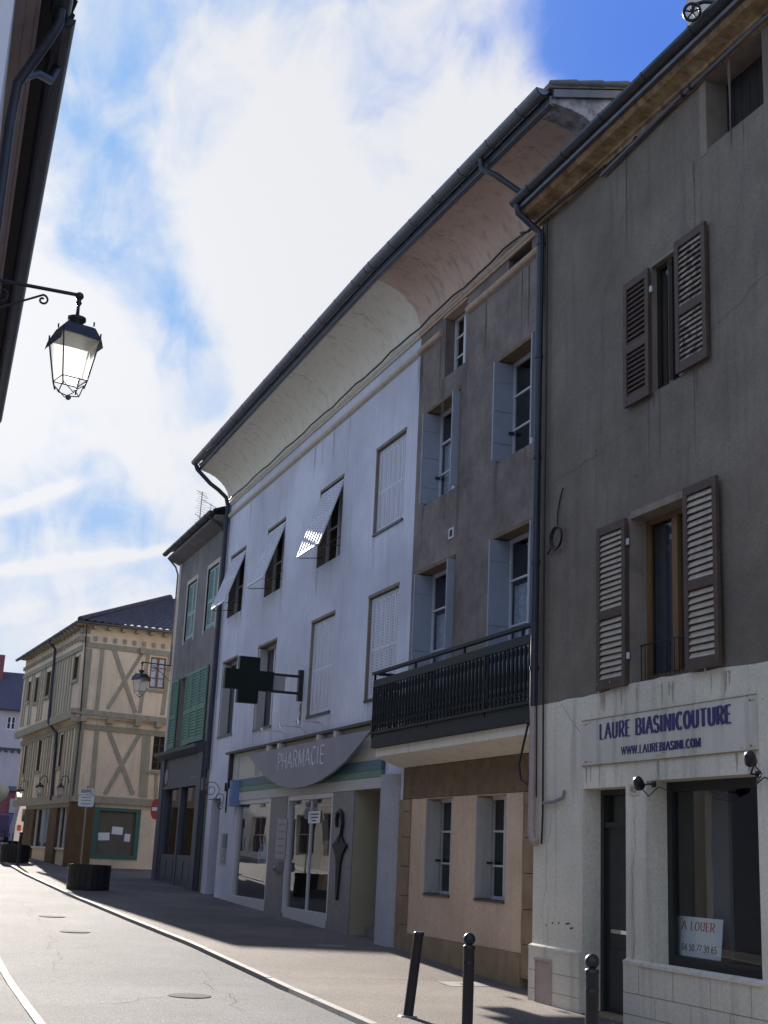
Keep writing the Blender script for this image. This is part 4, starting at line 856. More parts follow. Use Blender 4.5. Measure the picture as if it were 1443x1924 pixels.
poster(F0, 23.52, .9, .5, 1.3, .4, 'posterr', 'red and white leaflet stand at the right of the dark pharmacy window', .12)
nt_ = thing('window_notice', 'small white notice with three lines stuck high on the pharmacy window', 'notice', F0(24.6, 2.3, 0))
MB().box(F0, 24.26, 24.98, 2.20, 2.43, -.018, -.012).obj('card', 'paper', nt_)
q = MB()
for z, k in ((2.37, .55), (2.31, .5), (2.25, .25)): q.box(F0, 24.62-k/2, 24.62+k/2, z-.012, z+.012, -.0118, -.010)
q.obj('print', 'ink', nt_)
tg = MB(); tg.box(F0, 24.2, 25.4, 2.56, 2.585, -.4, -.38); tag(tg.obj('light_tube', 'paper'), 'thin white strip light housing inside the pharmacy window top', 'light')
# recessed entrance, yellow side
rec = MB(); a, b, z0, z1 = 20.97, 22.2, .1, 2.748
rec.quad(F0(b, z0, .04), F0(b, z1, .04), F0(b, z1, -1.9), F0(b, z0, -1.9)); rec.quad(F0(a, z0, -1.9), F0(b, z0, -1.9), F0(b, z1, -1.9), F0(a, z1, -1.9))
rec.quad(F0(a, z0, .0), F0(a, z1, .0), F0(a, z1, -1.9), F0(a, z0, -1.9)); rec.quad(F0(a, z1, .0), F0(b, z1, .0), F0(b, z1, -1.9), F0(a, z1, -1.9)); rec.obj('entrance_recess', 'yellow', b3)
MB().box(F0, a, b, .1, .44, -1.8, -.25).obj('doorstep', 'granite', b3)
pc = MB(); pc.ext(Fr((20.54, -8.1, 0), U=(0, 0, 1), V=(1, 0, 0)), [(.16*math.sin(t)-.01, -.38*math.cos(t)) for t in [math.pi*k/12 for k in range(13)]], .1, 2.95, sm=True)
pc.obj('pillar', 'pillarw', b3, 'rounded white end pillar')
# downpipes at far end
dp = MB(); dp.tube([F0(UE-.1, 11.62, 1.06), F0(UE-.1, 11.48, 1.0), F0(UE-.15, 11.12, .62), F0(UE-.17, 10.98, .40), F0(UE-.15, 10.80, .16), F0(UE-.13, 10.6, .10), F0(UE-.12, 3.6, .10)], .055, 10)
dp.obj('downpipe', 'pipe', b3)
# signs on the pharmacy
sg = thing('pharmacy_sign', 'big grey half oval sign reading PHARMACIE above the shop windows', 'sign', (24.8, -7.85, 3.4))
pol = [(28.87, 3.72), (28.50, 3.58), (28.03, 3.43), (27.24, 3.14), (26.22, 2.95), (25.30, 2.865), (24.44, 2.88), (23.65, 2.95), (22.91, 3.08), (22.22, 3.25), (21.57, 3.49), (21.0, 3.72)]
MB().prism(F0, pol, .20, .25).obj('board', 'signgrey', sg)
text(MB(), T0, 'PHARMACIE', -26.42, 3.27, .33, 3.0, t=.095, w0=.2505, w1=.262, gap=.14).obj('lettering', 'pers', sg)
for x in (23.0, 24.0, 26.6, 27.4): MB().box(F0, x, x+.12, 3.66, 3.84, .05, .20).obj('bracket', 'creampanel', sg)
pass
vt = MB()
for x, n_ in ((30.25, 9), (28.75, 6), (28.55, 6)):
    for i in range(n_): vt.box(F0, x, x+.16, 3.28+i*.055, 3.28+i*.055+.03, .0405, .044)
tag(vt.obj('vertical_lettering', 'bluecurve'), 'columns of small blue marks on the cream band left of the oval sign', 'lettering')
cs = thing('pharmacy_cross', 'dark green pharmacy cross projecting from the white wall on two bars', 'sign', (25.85, -7.3, 5))
FX = Fr((25.85, 0, 0), U=(0, 1, 0), Nn=(-1, 0, 0)); cy, cz, aa, bb = -6.93, 5.0, .56, .215
cp = [(cy-bb, cz-.47), (cy+bb, cz-.47), (cy+bb, cz-.2), (cy+.5, cz-.2), (cy+.5, cz+.2), (cy+bb, cz+.2), (cy+bb, cz+.47), (cy-bb, cz+.47), (cy-bb, cz+.2), (cy-.52, cz+.2), (cy-.52, cz-.2), (cy-bb, cz-.2)]
MB().prism(FX, cp, -.08, .08).obj('cross', 'crossgreen', cs)
cp2 = [(cy+(a_-cy)*.86, cz+(b_-cz)*.86) for a_, b_ in cp]
MB().prism(FX, cp2, .081, .09).obj('cross_face', 'crossgreen', cs)
q = MB(); q.box(FX, -8.0, -7.4, 5.14, 5.19, -.03, .03); q.box(FX, -8.0, -7.4, 4.79, 4.84, -.03, .03); q.box(FX, -8.098, -8.0, 4.66, 5.3, -.06, .06); q.obj('bracket', 'iron', cs)
MB().box(FX, -7.72, -7.45, 4.84, 5.14, -.02, .02).obj('panel', 'plaque', cs)
st_ = MB(); pts = [(25.93, 4.62), (25.98, 4.5), (25.90, 4.42), (25.95, 4.3), (25.86, 4.15), (25.82, 4.3), (25.80, 4.5), (25.84, 4.62)]; st_.prism(F0, pts, .0, .004)
st_.obj('bare_patch', 'beam', b3)
for i, (x, xb) in enumerate(((26.8, 26.8), (25.5, 25.5), (24.3, 24.3))):
    lab = ('chrome spotlight on a thin arm above the sign, nearest the dark cross', 'chrome spotlight on a thin arm above the sign, middle of three', 'chrome spotlight on a thin arm above the sign, nearest the balcony')[i]
    s_ = thing('spotlight', lab, 'spotlight', F0(x, 4.1, .5), 'chrome spotlights above the pharmacy sign')
    q = MB(); q.tube([F0(x, 3.92, .0), F0(x, 4.05, .02), F0(x, 4.10, .12), F0(x, 4.10, .50)], .008, 6); q.obj('arm', 'chrome', s_)
    q = MB(); q.lathe(F0(x, 4.10, .54), [(.012, -.05), (.03, -.03), (.035, .02), (.05, .05)], 10, axis=(0, -.35, -1)); q.obj('lamp_head', 'chrome', s_)
um = thing('umbrella_relief', 'dark closed umbrella ornament hanging on the grey pillar by the entrance', 'ornament', F0(22.85, 1.6, .06))
q = MB(); q.tube([F0(23.02, 2.12, .075), F0(23.05, 2.25, .075), F0(23.0, 2.36, .075), F0(22.88, 2.40, .075), F0(22.74, 2.33, .075), F0(22.70, 2.18, .075), F0(22.75, 2.02, .075), F0(22.82, 1.85, .075)], [.03, .035, .04, .04, .04, .04, .035, .03], 8); q.obj('handle', 'balc', um)
q = MB(); q.prism(F0, [(23.2, 1.80), (23.02, 1.66), (22.94, 1.5), (22.91, 1.2), (22.86, .85), (22.80, .85), (22.75, 1.2), (22.71, 1.5), (22.62, 1.66), (22.42, 1.80), (22.6, 1.86), (22.74, 1.98), (22.88, 1.98), (23.02, 1.87)], .055, .09); q.obj('canopy', 'balc', um)
pq = thing('opening_hours_plaque', 'grey plaque with lines of print on the pillar between the shop windows', 'plaque', F0(26.5, 1.9, .06))
MB().box(F0, 26.15, 26.82, 1.5, 2.3, .051, .065).obj('plate', 'plaque', pq)
q = MB()
for i in range(5): q.box(F0, 26.25, 26.72, 1.6+i*.14, 1.645+i*.14, .0652, .067)
q.obj('print', 'granite', pq)
q = MB(); q.box(F0, 26.28, 26.72, 1.26, 1.44, .051, .14); q.ball(F0(26.45, 1.32, .15), .06); tag(q.obj('night_bell_box', 'granite'), 'grey night bell box under the hours plaque on the pillar', 'bell box')
ic = thing('intercom_panel', 'narrow pale intercom panel with blue plate right of the side door', 'intercom', F0(31.2, 1.6, .03))
MB().box(F0, 31.08, 31.52, 1.32, 2.02, .001, .03).obj('plate', 'plaque', ic)
q = MB(); q.box(F0, 31.05, 31.30, 1.68, 1.99, .0305, .04)
for z in (1.60, 1.50, 1.39): q.box(F0, 31.12, 31.22, z-.022, z+.022, .0305, .036)
q.obj('buttons', 'teal', ic)
br = MB()
def spiral(cx, cz, r0_, r1, a0, a1, F, w, n=26): return [F(cx+(r0_+(r1-r0_)*k/n)*math.cos(R(a0+(a1-a0)*k/n)), cz+(r0_+(r1-r0_)*k/n)*math.sin(R(a0+(a1-a0)*k/n)), w) for k in range(n+1)]
FI = Fr((31.35, -8.1, 0), U=(0, 1, 0), Nn=(-1, 0, 0))
br.tube(spiral(.42, 3.02, .04, .24, 0, 640, FI, 0), .008, 6); br.tube(spiral(.2, 2.84, .03, .14, 180, 640, FI, 0), .008, 6); br.tube(spiral(.14, 2.64, .02, .09, 0, 500, FI, 0), .008, 6)
br.box(FI, 0, .03, 2.5, 3.15, -.015, .015); br.box(FI, .0, .08, 3.0, 3.2, -.03, .03)
tag(br.obj('scroll_bracket', 'iron'), 'black wrought iron scroll bracket above the side door', 'bracket')
cvb = MB(); cvb.ext(Fr((30.3, -8.1, 0), U=(0, 0, 1), V=(1, 0, 0)), [(.22*math.sin(t), -.27*math.cos(t)) for t in [math.pi*k/10 for k in range(11)]], 2.62, 3.22, sm=True)
tag(cvb.obj('bollard_cap', 'bluecurve'), 'light blue rounded enamel end piece at the left of the pharmacy bands', 'sign end'); bpy.data.objects['bollard_cap'].name = 'sign_end_piece'
# cable along the cornice
cb = MB(); pts = []
for i in range(40):
    x = 33.3-(33.3-14.7)*i/39; pts.append(F0(x, 10.74+.02*math.sin(i*1.3)+.012*math.sin(i*3.1)+(-.0 if x > 16 else -.15*(16-x)), .075))
cb.tube(pts, .017, 6); cb.tube([F0(33.3, 10.74, .075), F0(33.32, 10.5, .1), F0(33.3, 10.0, .1)], .014, 6)
tag(cb.obj('cable', 'cable'), 'long black cable running under the curved eaves above the moulding', 'cable')
# cables at right-hand house corner
cb = MB(); cb.tube([(14.30, -7.55, 10.06), (14.29, -7.56, 8), (14.28, -7.56, 5), (14.27, -7.57, 3.4), (14.25, -7.57, 2.2), (14.27, -7.57, 1.85)], .013, 6)
cb.tube([(14.36, -7.52, 10.0), (14.37, -7.50, 6), (14.34, -7.53, 2.4)], .010, 6)
cb.tube([(14.9, -7.45, 10.12), (14.6, -7.42, 10.0), (14.4, -7.5, 10.12), (13.6, -7.52, 10.1), (12.8, -7.56, 10.11)], .016, 6)
tag(cb.obj('cable', 'cable'), 'black cables clipped beside the downpipe at the corner of the two houses', 'cable')
cb = MB(); cb.tube([F1(14.24, 5.40, .03), F1(14.10, 5.47, .04)], .012, 6)
for k in range(3): cb.tube([F1(13.97+(.125+.01*k)*math.cos(t), 5.55+(.13+.008*k)*math.sin(t), .04+.012*k) for t in [2*math.pi*i/20 for i in range(21)]], .010, 6)
cb.tube([F1(13.97, 5.67, .04), F1(14.0, 5.9, .02), F1(13.92, 6.1, .02), F1(13.85, 6.17, .03)], .010, 6)
tag(cb.obj('cable_coil', 'cable'), 'coiled spare black cable hanging on the brown wall beside the downpipe', 'cable')
cb = MB(); cb.tube([(14.50, -7.50, 3.35), (14.58, -7.48, 3.1), (14.72, -7.48, 2.8), (14.66, -7.48, 2.62), (14.50, -7.50, 2.55), (14.45, -7.5, 2.8)], .015, 6); cb.ball((14.50, -7.5, 3.3), .04)
tag(cb.obj('cable_loop', 'cable'), 'drooping black cable loop at the right end of the balcony', 'cable')
cb = MB(); cb.tube([(14.22, -7.56, 2.33), (13.95, -7.565, 2.34), (13.75, -7.565, 2.38), (13.70, -7.56, 2.46)], .02, 6); tag(cb.obj('cable_tail', 'granite'), 'short grey cable tail fixed on the white wall left of the shop door', 'cable')
pu = thing('pulley', 'black iron pulley wheel hanging over the gutter before the chimney', 'pulley', (10.15, -7.05, 10.4))
q = MB(); c0 = Vector((10.15, -7.05, 10.43)); ax = Vector((-.70, .50, -.50)).normalized(); x_ = ax.orthogonal().normalized(); y_ = ax.cross(x_)
q.tube([c0+(x_*math.cos(t)+y_*math.sin(t))*.085 for t in [2*math.pi*k/24 for k in range(25)]], .017, 6)
for k in range(5): t = 2*math.pi*k/5; q.tube([c0, c0+(x_*math.cos(t)+y_*math.sin(t))*.085], .010, 5)
q.lathe(c0, [(.022, -.025), (.022, .025)], 10, axis=ax); q.obj('wheel', 'iron', pu)
q = MB(); q.tube([c0+Vector((0, 0, .02)), c0+Vector((.02, -.05, .12)), c0+Vector((-.05, -.12, .13)), c0+Vector((-.25, -.22, .02)), c0+Vector((-.5, -.4, .0))], .022, 8); q.obj('arm', 'iron', pu)
# ------------------------------------------------------------------ little house with green shutters
b4 = thing('green_shutter_house', 'small grey weathered house with green shutters and a dark blue shopfront', 'building', (36.3, -8.1, .6))
a, b = UE+.03, 39.2
sh = (34.1, 38.9, .6, 4.15)
S1 = (36.62, 37.80, 7.52, 9.22); S2 = (34.05, 35.30, 7.48, 9.22); S3 = (36.75, 37.72, 4.42, 6.40)
m_ = MB(); wall(m_, F0, a, b, .4, 10.15, [(*S1, .12), (*S2, .12), (*S3, .3), (*sh, .15)], .2); shell(m_, F0, a, b, .4, 10.15, 7); m_.obj('wall', 'littlewall', b4)
q = MB()
for s_ in (S1, S2): q.box(F0, s_[0]-.1, s_[0], s_[2]-.1, s_[3]+.12, -.1, .012); q.box(F0, s_[1], s_[1]+.1, s_[2]-.1, s_[3]+.12, -.1, .012); q.box(F0, s_[0], s_[1], s_[3], s_[3]+.12, -.1, .011)
q.box(F0, 38.95, 39.22, .5, 10.1, -.1, .015); q.obj('surrounds', 'mould_w', b4)
for s_ in (S1, S2):
    m = (s_[0]+s_[1])/2
    louvre(F0, b4, s_[0]+.01, m-.005, s_[2]+.01, s_[3]-.01, -.08, -.04, 'mint', 'mint', n=24); louvre(F0, b4, m+.005, s_[1]-.01, s_[2]+.01, s_[3]-.01, -.08, -.04, 'mint', 'mint', n=24)
window(F0, b4, *S3, .28, casements=2, st=.06, curtain='curtain', cfrac=.9)
louvre(F0, b4, 37.75, 38.62, 4.40, 6.42, .03, .07, 'sage', 'sage', n=26); louvre(F0, b4, 35.98, 36.74, 4.40, 6.42, .03, .07, 'sage', 'sage', n=26)
louvre(F0, b4, 34.20, 35.10, 4.42, 6.42, .03, .07, 'sage', 'sage', n=26); louvre(F0, b4, 35.11, 35.96, 4.42, 6.42, .035, .075, 'sage', 'sage', n=26)
q = MB(); q.ext(F0, [(0, 10.10), (.1, 10.14), (.36, 10.26), (.38, 10.34), (0, 10.38)], a, b+.15); q.obj('eaves', 'littlewall', b4)
q = MB(); halfgutter(q, F0, a, b+.2, .47, 10.44, .085); q.obj('gutter', 'zincdark', b4)
q = MB(); roofsheet(q, (F0(a, 10.42, .42), F0(b+.2, 10.42, .42)), (F0(a, 12.2, -4.5), F0(b+.2, 12.2, -4.5)), pitch=.22); q.obj('roof', 'tile', b4)
q = MB(); q.tube([F0(a+.35, 10.36, .45), F0(a+.2, 10.1, .2), F0(a+.06, 9.9, .08), F0(a+.06, .6, .08)], .045, 8); q.obj('downpipe', 'pipe', b4)
q = MB(); q.tube([F0(39.25, 10.3, .4), F0(39.32, 10.05, .12), F0(39.26, 9.8, .04), F0(39.26, 7, .04)], .03, 8); q.obj('downpipe', 'littlewall', b4)
q = MB(); z0, z1 = .6, 4.15
q.ext(F0, [(-.1, 4.10), (.10, 4.10), (.28, 4.22), (.30, 4.30), (0, 4.38)], 33.95, 39.3)
for x0, x1 in ((33.9, 34.35), (38.6, 39.1)): q.box(F0, x0, x1, .5, 4.10, -.05, .09)
q.box(F0, 34.35, 38.6, 3.35, 4.10, -.1, .03); q.box(F0, 34.35, 38.6, 3.25, 3.34, -.1, .07)
for x0, x1 in ((34.35, 34.5), (36.35, 36.55), (38.45, 38.6)): q.box(F0, x0, x1, .6, 3.25, -.1, .03)
q.box(F0, 34.5, 36.35, .6, 1.45, -.1, .0); q.box(F0, 36.55, 38.45, .6, 1.45, -.1, .0)
for x in (34.7, 35.5, 36.75, 37.6): q.box(F0, x, x+.6, .8, 1.3, .0, .02)
so_ = q.obj('shopfront', 'shopblue', b4)
MB().pane(F0, 34.5, 36.35, 1.45, 3.25, -.07).obj('pane', 'shopglass', so_); MB().pane(F0, 36.55, 38.45, 1.45, 3.25, -.07).obj('pane', 'shopglass', so_)
q = MB(); q.quad(F0(34.3, .6, -1.6), F0(38.7, .6, -1.6), F0(38.7, 3.4, -1.6), F0(34.3, 3.4, -1.6)); q.quad(F0(38.7, .6, -.11), F0(38.7, 3.4, -.11), F0(38.7, 3.4, -1.6), F0(38.7, .6, -1.6)); q.quad(F0(34.3, 3.4, -.11), F0(38.7, 3.4, -.11), F0(38.7, 3.4, -1.6), F0(34.3, 3.4, -1.6)); q.obj('dark_room', 'dark', b4)
q = MB(); q.lathe(F0(38.4, 3.62, .035), [(.22, 0), (.22, .01)], 16, axis=(0, 1, 0)); q.box(F0, 34.7, 35.3, 3.48, 3.50, .031, .035); tag(q.obj('shop_emblem', 'plaque'), 'faint pale half round emblem on the dark blue shop fascia', 'sign')
q = MB(); q.box(F0, 33.4, 33.75, 3.1, 3.4, 0, .1); tag(q.obj('alarm_box', 'littlewall'), 'small grey box on the wall between blue shopfront and white building', 'box')
an = thing('television_antenna', 'thin rake style television antenna on the roof of the small house', 'antenna', (42, -9.2, 11))
q = MB(); q.tube([(38.5, -8.42, 11.0), (38.5, -8.44, 12.35)], .014, 6); q.obj('mast', 'zinc', an)
q = MB()
for zz, n_, ln in ((12.25, 9, .30), (11.5, 6, .22)):
    q.tube([(38.2, -8.2, zz+.04), (38.8, -8.7, zz-.02)], .007, 5)
for k in range(14): z = 11.35+k*.075; q.tube([(38.42, -8.25-.03*(k % 3), z), (38.58, -8.62+.02*(k % 2), z-.01)], .005, 4)
q.tube([(38.5, -8.44, 12.1), (37.7, -8.9, 11.6)], .010, 5); q.tube([(38.1, -8.65, 11.9), (38.1, -8.66, 11.1)], .010, 5)
for k in range(6): z = 11.2+k*.11; q.tube([(38.06, -8.53, z), (38.12, -8.8, z)], .005, 4)
q.obj('elements', 'zinc', an)

# ------------------------------------------------------------------ half-timbered house
HT = Vector((43.5, -6.1, 0)); UL = Vector((.99687, .0783, 0)); UR = Vector((.08, -1.0, 0)).normalized()
FL = Fr(HT, U=UL, Nn=(-.0783, .99687, 0)); FRt = Fr(HT, U=UR, Nn=(-1, -.08, 0))
b5 = thing('half_timbered_house', 'ochre half timbered corner house with jettied storeys and tiled roof', 'building', (44, -6.5, .9))
JW = .14
m_ = MB(); LW2 = [(.15, .85, 6.86, 7.66), (4.5, 5.25, 6.70, 7.62), (6.7, 7.25, 6.66, 7.62), (8.15, 8.6, 6.82, 7.6)]; PN = ((.16, 1.7), (2.94, 5.6))
LW1 = [(1.95, 2.45, 4.1, 5.2), (5.6, 6.15, 4.1, 5.22), (8.3, 8.72, 4.1, 5.18)]
wall(m_, FL, -JW, 9.9, 5.62, 8.66, [(*q_, .15) for q_ in LW2], .15, w=JW)
wall(m_, FL, 0, 9.6, 2.95, 5.62, [(*q_, .15) for q_ in LW1], .15)
RW2 = (2.17, 2.70, 6.76, 7.80); RW1 = (2.55, 3.0, 4.1, 5.2)
wall(m_, FRt, -JW, 6.0, 5.62, 8.66, [(*RW2, .12)], .12, w=JW); wall(m_, FRt, 0, 6.0, 2.95, 5.62, [(*RW1, .15)], .15)
wall(m_, FRt, .0, 6.0, .5, 2.95, [(.83, 2.35, 1.2, 2.80, .08)], .08, w=-.05)
m_.quad(FL(-JW, 5.62, JW), FL(9.9, 5.62, JW), FL(9.9, 5.62, 0), FL(0, 5.62, 0)); m_.quad(FRt(-JW, 5.62, JW), FRt(6, 5.62, JW), FRt(6, 5.62, 0), FRt(0, 5.62, 0))
m_.quad(FL(9.6, 2.95, 0), FL(9.6, 8.66, 0), FL(9.6, 8.66, -6), FL(9.6, 2.95, -6)); m_.quad(FL(7.25, .8, 0), FL(7.25, 2.95, 0), FL(7.25, 2.95, -6), FL(7.25, .8, -6)); m_.quad(FL(7.25, 2.95, 0), FL(9.6, 2.95, 0), FL(9.6, 2.95, -6), FL(7.25, 2.95, -6)); m_.quad(FL(9.9, 5.62, JW), FL(9.9, 8.66, JW), FL(9.9, 8.66, -6), FL(9.9, 5.62, -6)); m_.quad(FRt(6, .5, 0), FRt(6, 8.66, 0), FRt(6, 8.66, -9), FRt(6, .5, -9))
m_.obj('wall', 'ochre', b5)
tb = MB()
def bar(F, u0_, v0_, u1_, v1_, w_, base, t=.028):
    d = Vector((u1_-u0_, v1_-v0_)); n_ = Vector((-d.y, d.x)).normalized()*w_/2
    j = rnd.uniform(-.004, .004)
    tb.prism(F, [(u0_+n_.x, v0_+n_.y), (u1_+n_.x, v1_+n_.y), (u1_-n_.x, v1_-n_.y), (u0_-n_.x, v0_-n_.y)], base, base+t+j)
# right wall, upper floor
bar(FRt, .07, 5.9, .07, 7.85, .2, JW); bar(FRt, .51, 5.88, .51, 7.88, .13, JW, .026)
bar(FRt, .89, 7.9, 1.80, 5.9, .13, JW, .034); bar(FRt, 1.84, 7.86, .86, 5.95, .12, JW, .022); bar(FRt, 2.06, 7.86, 1.95, 5.9, .12, JW, .025)
bar(FRt, 2.82, 7.9, 2.72, 5.9, .13, JW, .025); bar(FRt, -.05, 7.98, 5, 7.94, .17, JW, .045); bar(FRt, 2.1, 6.70, 2.78, 6.68, .1, JW, .04)
bar(FRt, -.1, 5.78, 5, 5.70, .17, JW, .06)
# right wall, first floor
bar(FRt, .09, 3.1, .09, 5.3, .22, 0); bar(FRt, .66, 3.15, .62, 5.24, .15, 0, .026); bar(FRt, 1.02, 5.23, 2.01, 3.27, .13, 0, .034); bar(FRt, 2.05, 5.22, 1.09, 3.22, .13, 0, .024)
bar(FRt, 2.35, 3.2, 2.3, 5.24, .28, 0, .03); bar(FRt, -.05, 5.33, 5, 5.27, .16, 0, .05); bar(FRt, 0, 3.04, 5, 3.02, .22, -.0, .06); bar(FRt, 2.3, 4.03, 3.1, 4.02, .1, 0, .05)
bar(FRt, 2.78, 3.2, 2.75, 3.98, .1, 0, .03)
for u in (.1, .97, 1.91, 2.62): tb.box(FRt, u-.1, u+.1, 5.47, 5.66, .0, .30)
for i in range(10): u = .25+i*.33; tb.box(FRt, u-.07, u+.04, 8.13, 8.27, JW, JW+.06)
tb.box(FRt, 1.75, 1.95, 7.86, 8.06, JW, JW+.16)
# left wall timbers
for i in range(24):
    u = .1+i*.42+rnd.uniform(-.03, .03)
    if not any(q_[0]-.07 < u < q_[1]+.07 for q_ in LW2) and u < 9.7: bar(FL, u, 5.9, u, 7.85, .15, JW, .03)
    u = u+.1
    if not any(q_[0]-.07 < u < q_[1]+.07 for q_ in LW1) and u < 9.4: bar(FL, u, 3.15, u, 5.3, .14, 0, .03)
    tb.box(FL, u-.08, u+.06, 8.14, 8.28, JW, JW+.08)
for q_ in LW2: bar(FL, q_[0]-.12, q_[2]-.05, q_[1]+.12, q_[2]-.05, .1, JW, .07); bar(FL, q_[0]-.05, q_[2], q_[0]-.05, q_[3], .09, JW, .035); bar(FL, q_[1]+.05, q_[2], q_[1]+.05, q_[3], .09, JW, .035)
for q_ in LW1: bar(FL, q_[0]-.12, q_[2]-.05, q_[1]+.12, q_[2]-.05, .1, 0, .06)
bar(FL, -.14, 7.86, 9.9, 7.90, .16, JW, .05); bar(FL, -.14, 5.72, 9.92, 5.60, .26, JW, .12); bar(FL, -.05, 5.36, 9.6, 5.28, .14, 0, .05); bar(FL, 0, 3.02, 9.6, 3.02, .26, 0, .07)
for (u, z, w) in ((-.02, 8.35, .2), (-.02, 8.08, .24), (-.02, 5.72, .26), (-.02, 5.45, .2)): tb.box(FL, u-.18, u+.1, z, z+.16, -.05, w+.05)
for i in range(9):     # rafter feet
    tb.box(FRt, .1+i*.48, .22+i*.48, 8.50, 8.61, JW, JW+.26)
for i in range(18): tb.box(FL, .1+i*.54, .22+i*.54, 8.50, 8.61, JW, JW+.26)
tb.obj('timber_frame', 'timber', b5)
for q_, w_ in [(a_, JW) for a_ in LW2]+[(a_, 0) for a_ in LW1]: MB().box(FL, q_[1]-.035, q_[1]+.002, q_[2], q_[3], w_-.13, w_+.01).obj('window_jamb', 'timberdk', b5)
for q_ in LW2+LW1: window(FL, b5, *q_, .1 if q_ in LW1 else .0, mf='timberdk' if q_ in LW1 else 'timber', casements=2, bars=(.5,), st=.04, inner=False, glass='carglass')
rw = window(Fr(FRt(0, 0, JW), U=UR, Nn=FRt.N), b5, *RW2, .06, mf='wood_o', casements=2, bars=(.33, .66), st=.045, inner=False, glass='curtain', label='orange brown window with six small panes')
window(FRt, b5, *RW1, .12, mf='timberdk', casements=2, bars=(.25, .5, .75), st=.03, inner=False, glass='carglass')
# ground floor, street side: posts, panes
MB().box(FL, .012, .16, .8, 2.75, -.35, .02).obj('post', 'timberdk', b5)
MB().box(FL, 1.7, 2.94, .8, 2.75, -.3, .03).obj('post', 'timberdk', b5)
for u0_, u1_ in ((5.6, 6.35), (6.45, 7.25)): MB().box(FL, u0_, u1_, .8, 2.75, -.3, .03).obj('post', 'timberdk', b5)
MB().box(FL, .0, 7.3, 2.76, 2.92, -.3, .0).obj('beam', 'timber', b5); MB().box(FRt, -.02, .80, .5, 2.93, -.049, .01).obj('post', 'timberdk', b5)
q = MB(); q.box(FRt, -.1, 6.4, 8.62, 8.77, 0, .13); q.box(FL, -.1, 10, 8.62, 8.77, 0, .13); q.quad(FL(0, 8.67, 0), FL(9.8, 8.67, 0), FL(9.8, 8.67, -6), FL(0, 8.67, -6)); q.obj('eaves_light_stop', 'timber', b5)  # added boxes and sheet that stop sun leaking under the roof
q = MB()
for u0_, u1_ in PN: q.box(FL, u0_, u1_, .8, 1.42, -.3, -.06)
q.obj('stall_risers', 'ochre', b5)
q = MB(); g_ = MB()
for u0_, u1_ in PN:
    q.box(FL, u0_, u1_, 1.42, 1.48, -.2, .0); q.box(FL, u0_, u0_+.05, 1.48, 2.76, -.15, -.08); q.box(FL, u1_-.05, u1_, 1.48, 2.76, -.15, -.08); q.box(FL, (u0_+u1_)/2-.03, (u0_+u1_)/2+.03, 1.48, 2.76, -.15, -.08)
fo = q.obj('shop_window', 'alu', b5)
for u0_, u1_ in PN: MB().pane(FL, u0_+.05, u1_-.05, 1.48, 2.76, -.12).obj('pane', 'shopglass', fo)
q = MB(); q.quad(FL(.45, .8, -1.6), FL(7.2, .8, -1.6), FL(7.2, 2.9, -1.6), FL(.45, 2.9, -1.6)); q.quad(FL(.45, 2.9, -.3), FL(7.2, 2.9, -.3), FL(7.2, 2.9, -1.6), FL(.45, 2.9, -1.6)); q.obj('dark_room', 'dark', b5)
q = MB()
for p in ((.83, .98, 1.2, 2.80), (2.20, 2.35, 1.2, 2.80), (.98, 2.20, 1.2, 1.32), (.98, 2.2, 2.70, 2.8)): q.box(FRt, *p, -.12, -.02)
fo = q.obj('display_frame', 'tealframe', b5); MB().box(FRt, .98, 2.2, 1.32, 2.7, -.13, -.09).obj('board', 'board', fo)
for i, (u, z, w, h, t) in enumerate(((1.03, 1.76, .37, .24, .06), (1.45, 1.98, .36, .24, -.04), (1.88, 1.77, .19, .24, -.05))):
    FF = Fr(FRt(u, z, -.088), U=(UR+Vector((0, 0, 1))*t), Nn=FRt.N, V=(Vector((0, 0, 1))-UR*t))
    tag(MB().box(FF, 0, w, 0, h, 0, .004).obj('paper_notice', 'paper'), ('left paper notice on the brown board in the teal frame', 'highest paper notice on the brown board in the teal frame', 'narrow right paper notice on the brown board in the teal frame')[i], 'notice', 'paper notices in the teal frame')
# roof of half-timbered house: street slope and hip
rf = MB(); e0 = FL(-.38, 8.68, .38); e1 = FL(10.2, 8.60, .38); r0_ = FL(3.6, 10.52, -3.7); r1 = FL(10.2, 10.45, -3.7)
roofsheet(rf, (e0, e1), (r0_, r1), pitch=.24)
h1 = FRt(6.5, 8.68, .38); roofsheet(rf, (e0, h1), (r0_, FRt(6.5, 10.52, -3.7)), pitch=.24, wave=.06)
rf.tube([e0+Vector((0, 0, .06)), r0_+Vector((0, 0, .1))], .11, 8); rf.obj('roof', 'tile', b5)
q = MB(); halfgutter(q, Fr(HT, U=UL+Vector((0, 0, -.007)), Nn=FL.N), -.42, 10.25, .44, 8.68, .07); halfgutter(q, FRt, -.42, 6.0, .44, 8.675, .07); q.obj('gutter', 'zinc', b5)
q = MB(); q.quad(FL(-.3, 8.64, JW), FL(10.1, 8.60, JW), FL(10.1, 8.59, .4), FL(-.4, 8.63, .4)); q.quad(FRt(-.3, 8.64, JW), FRt(6, 8.64, JW), FRt(6, 8.63, .4), FRt(-.4, 8.63, .4)); q.obj('soffit', 'ochre', b5)
q = MB(); q.tube([FL(4.1, 8.62, .44), FL(4.05, 8.45, .34), FL(3.95, 8.3, JW+.09), FL(3.5, 5.65, JW+.13), FL(3.15, 5.42, .16), FL(2.85, 5.25, .08), FL(2.6, 3.0, .08)], .05, 8)
q.tube([FRt(-.12, 8.7, .3), FRt(-.1, 8.2, JW+.08), FRt(-.02, 5.9, JW+.08), FRt(.05, 5.4, .09), FRt(.04, 3.1, .07)], .022, 6); q.obj('downpipe', 'pipe', b5)

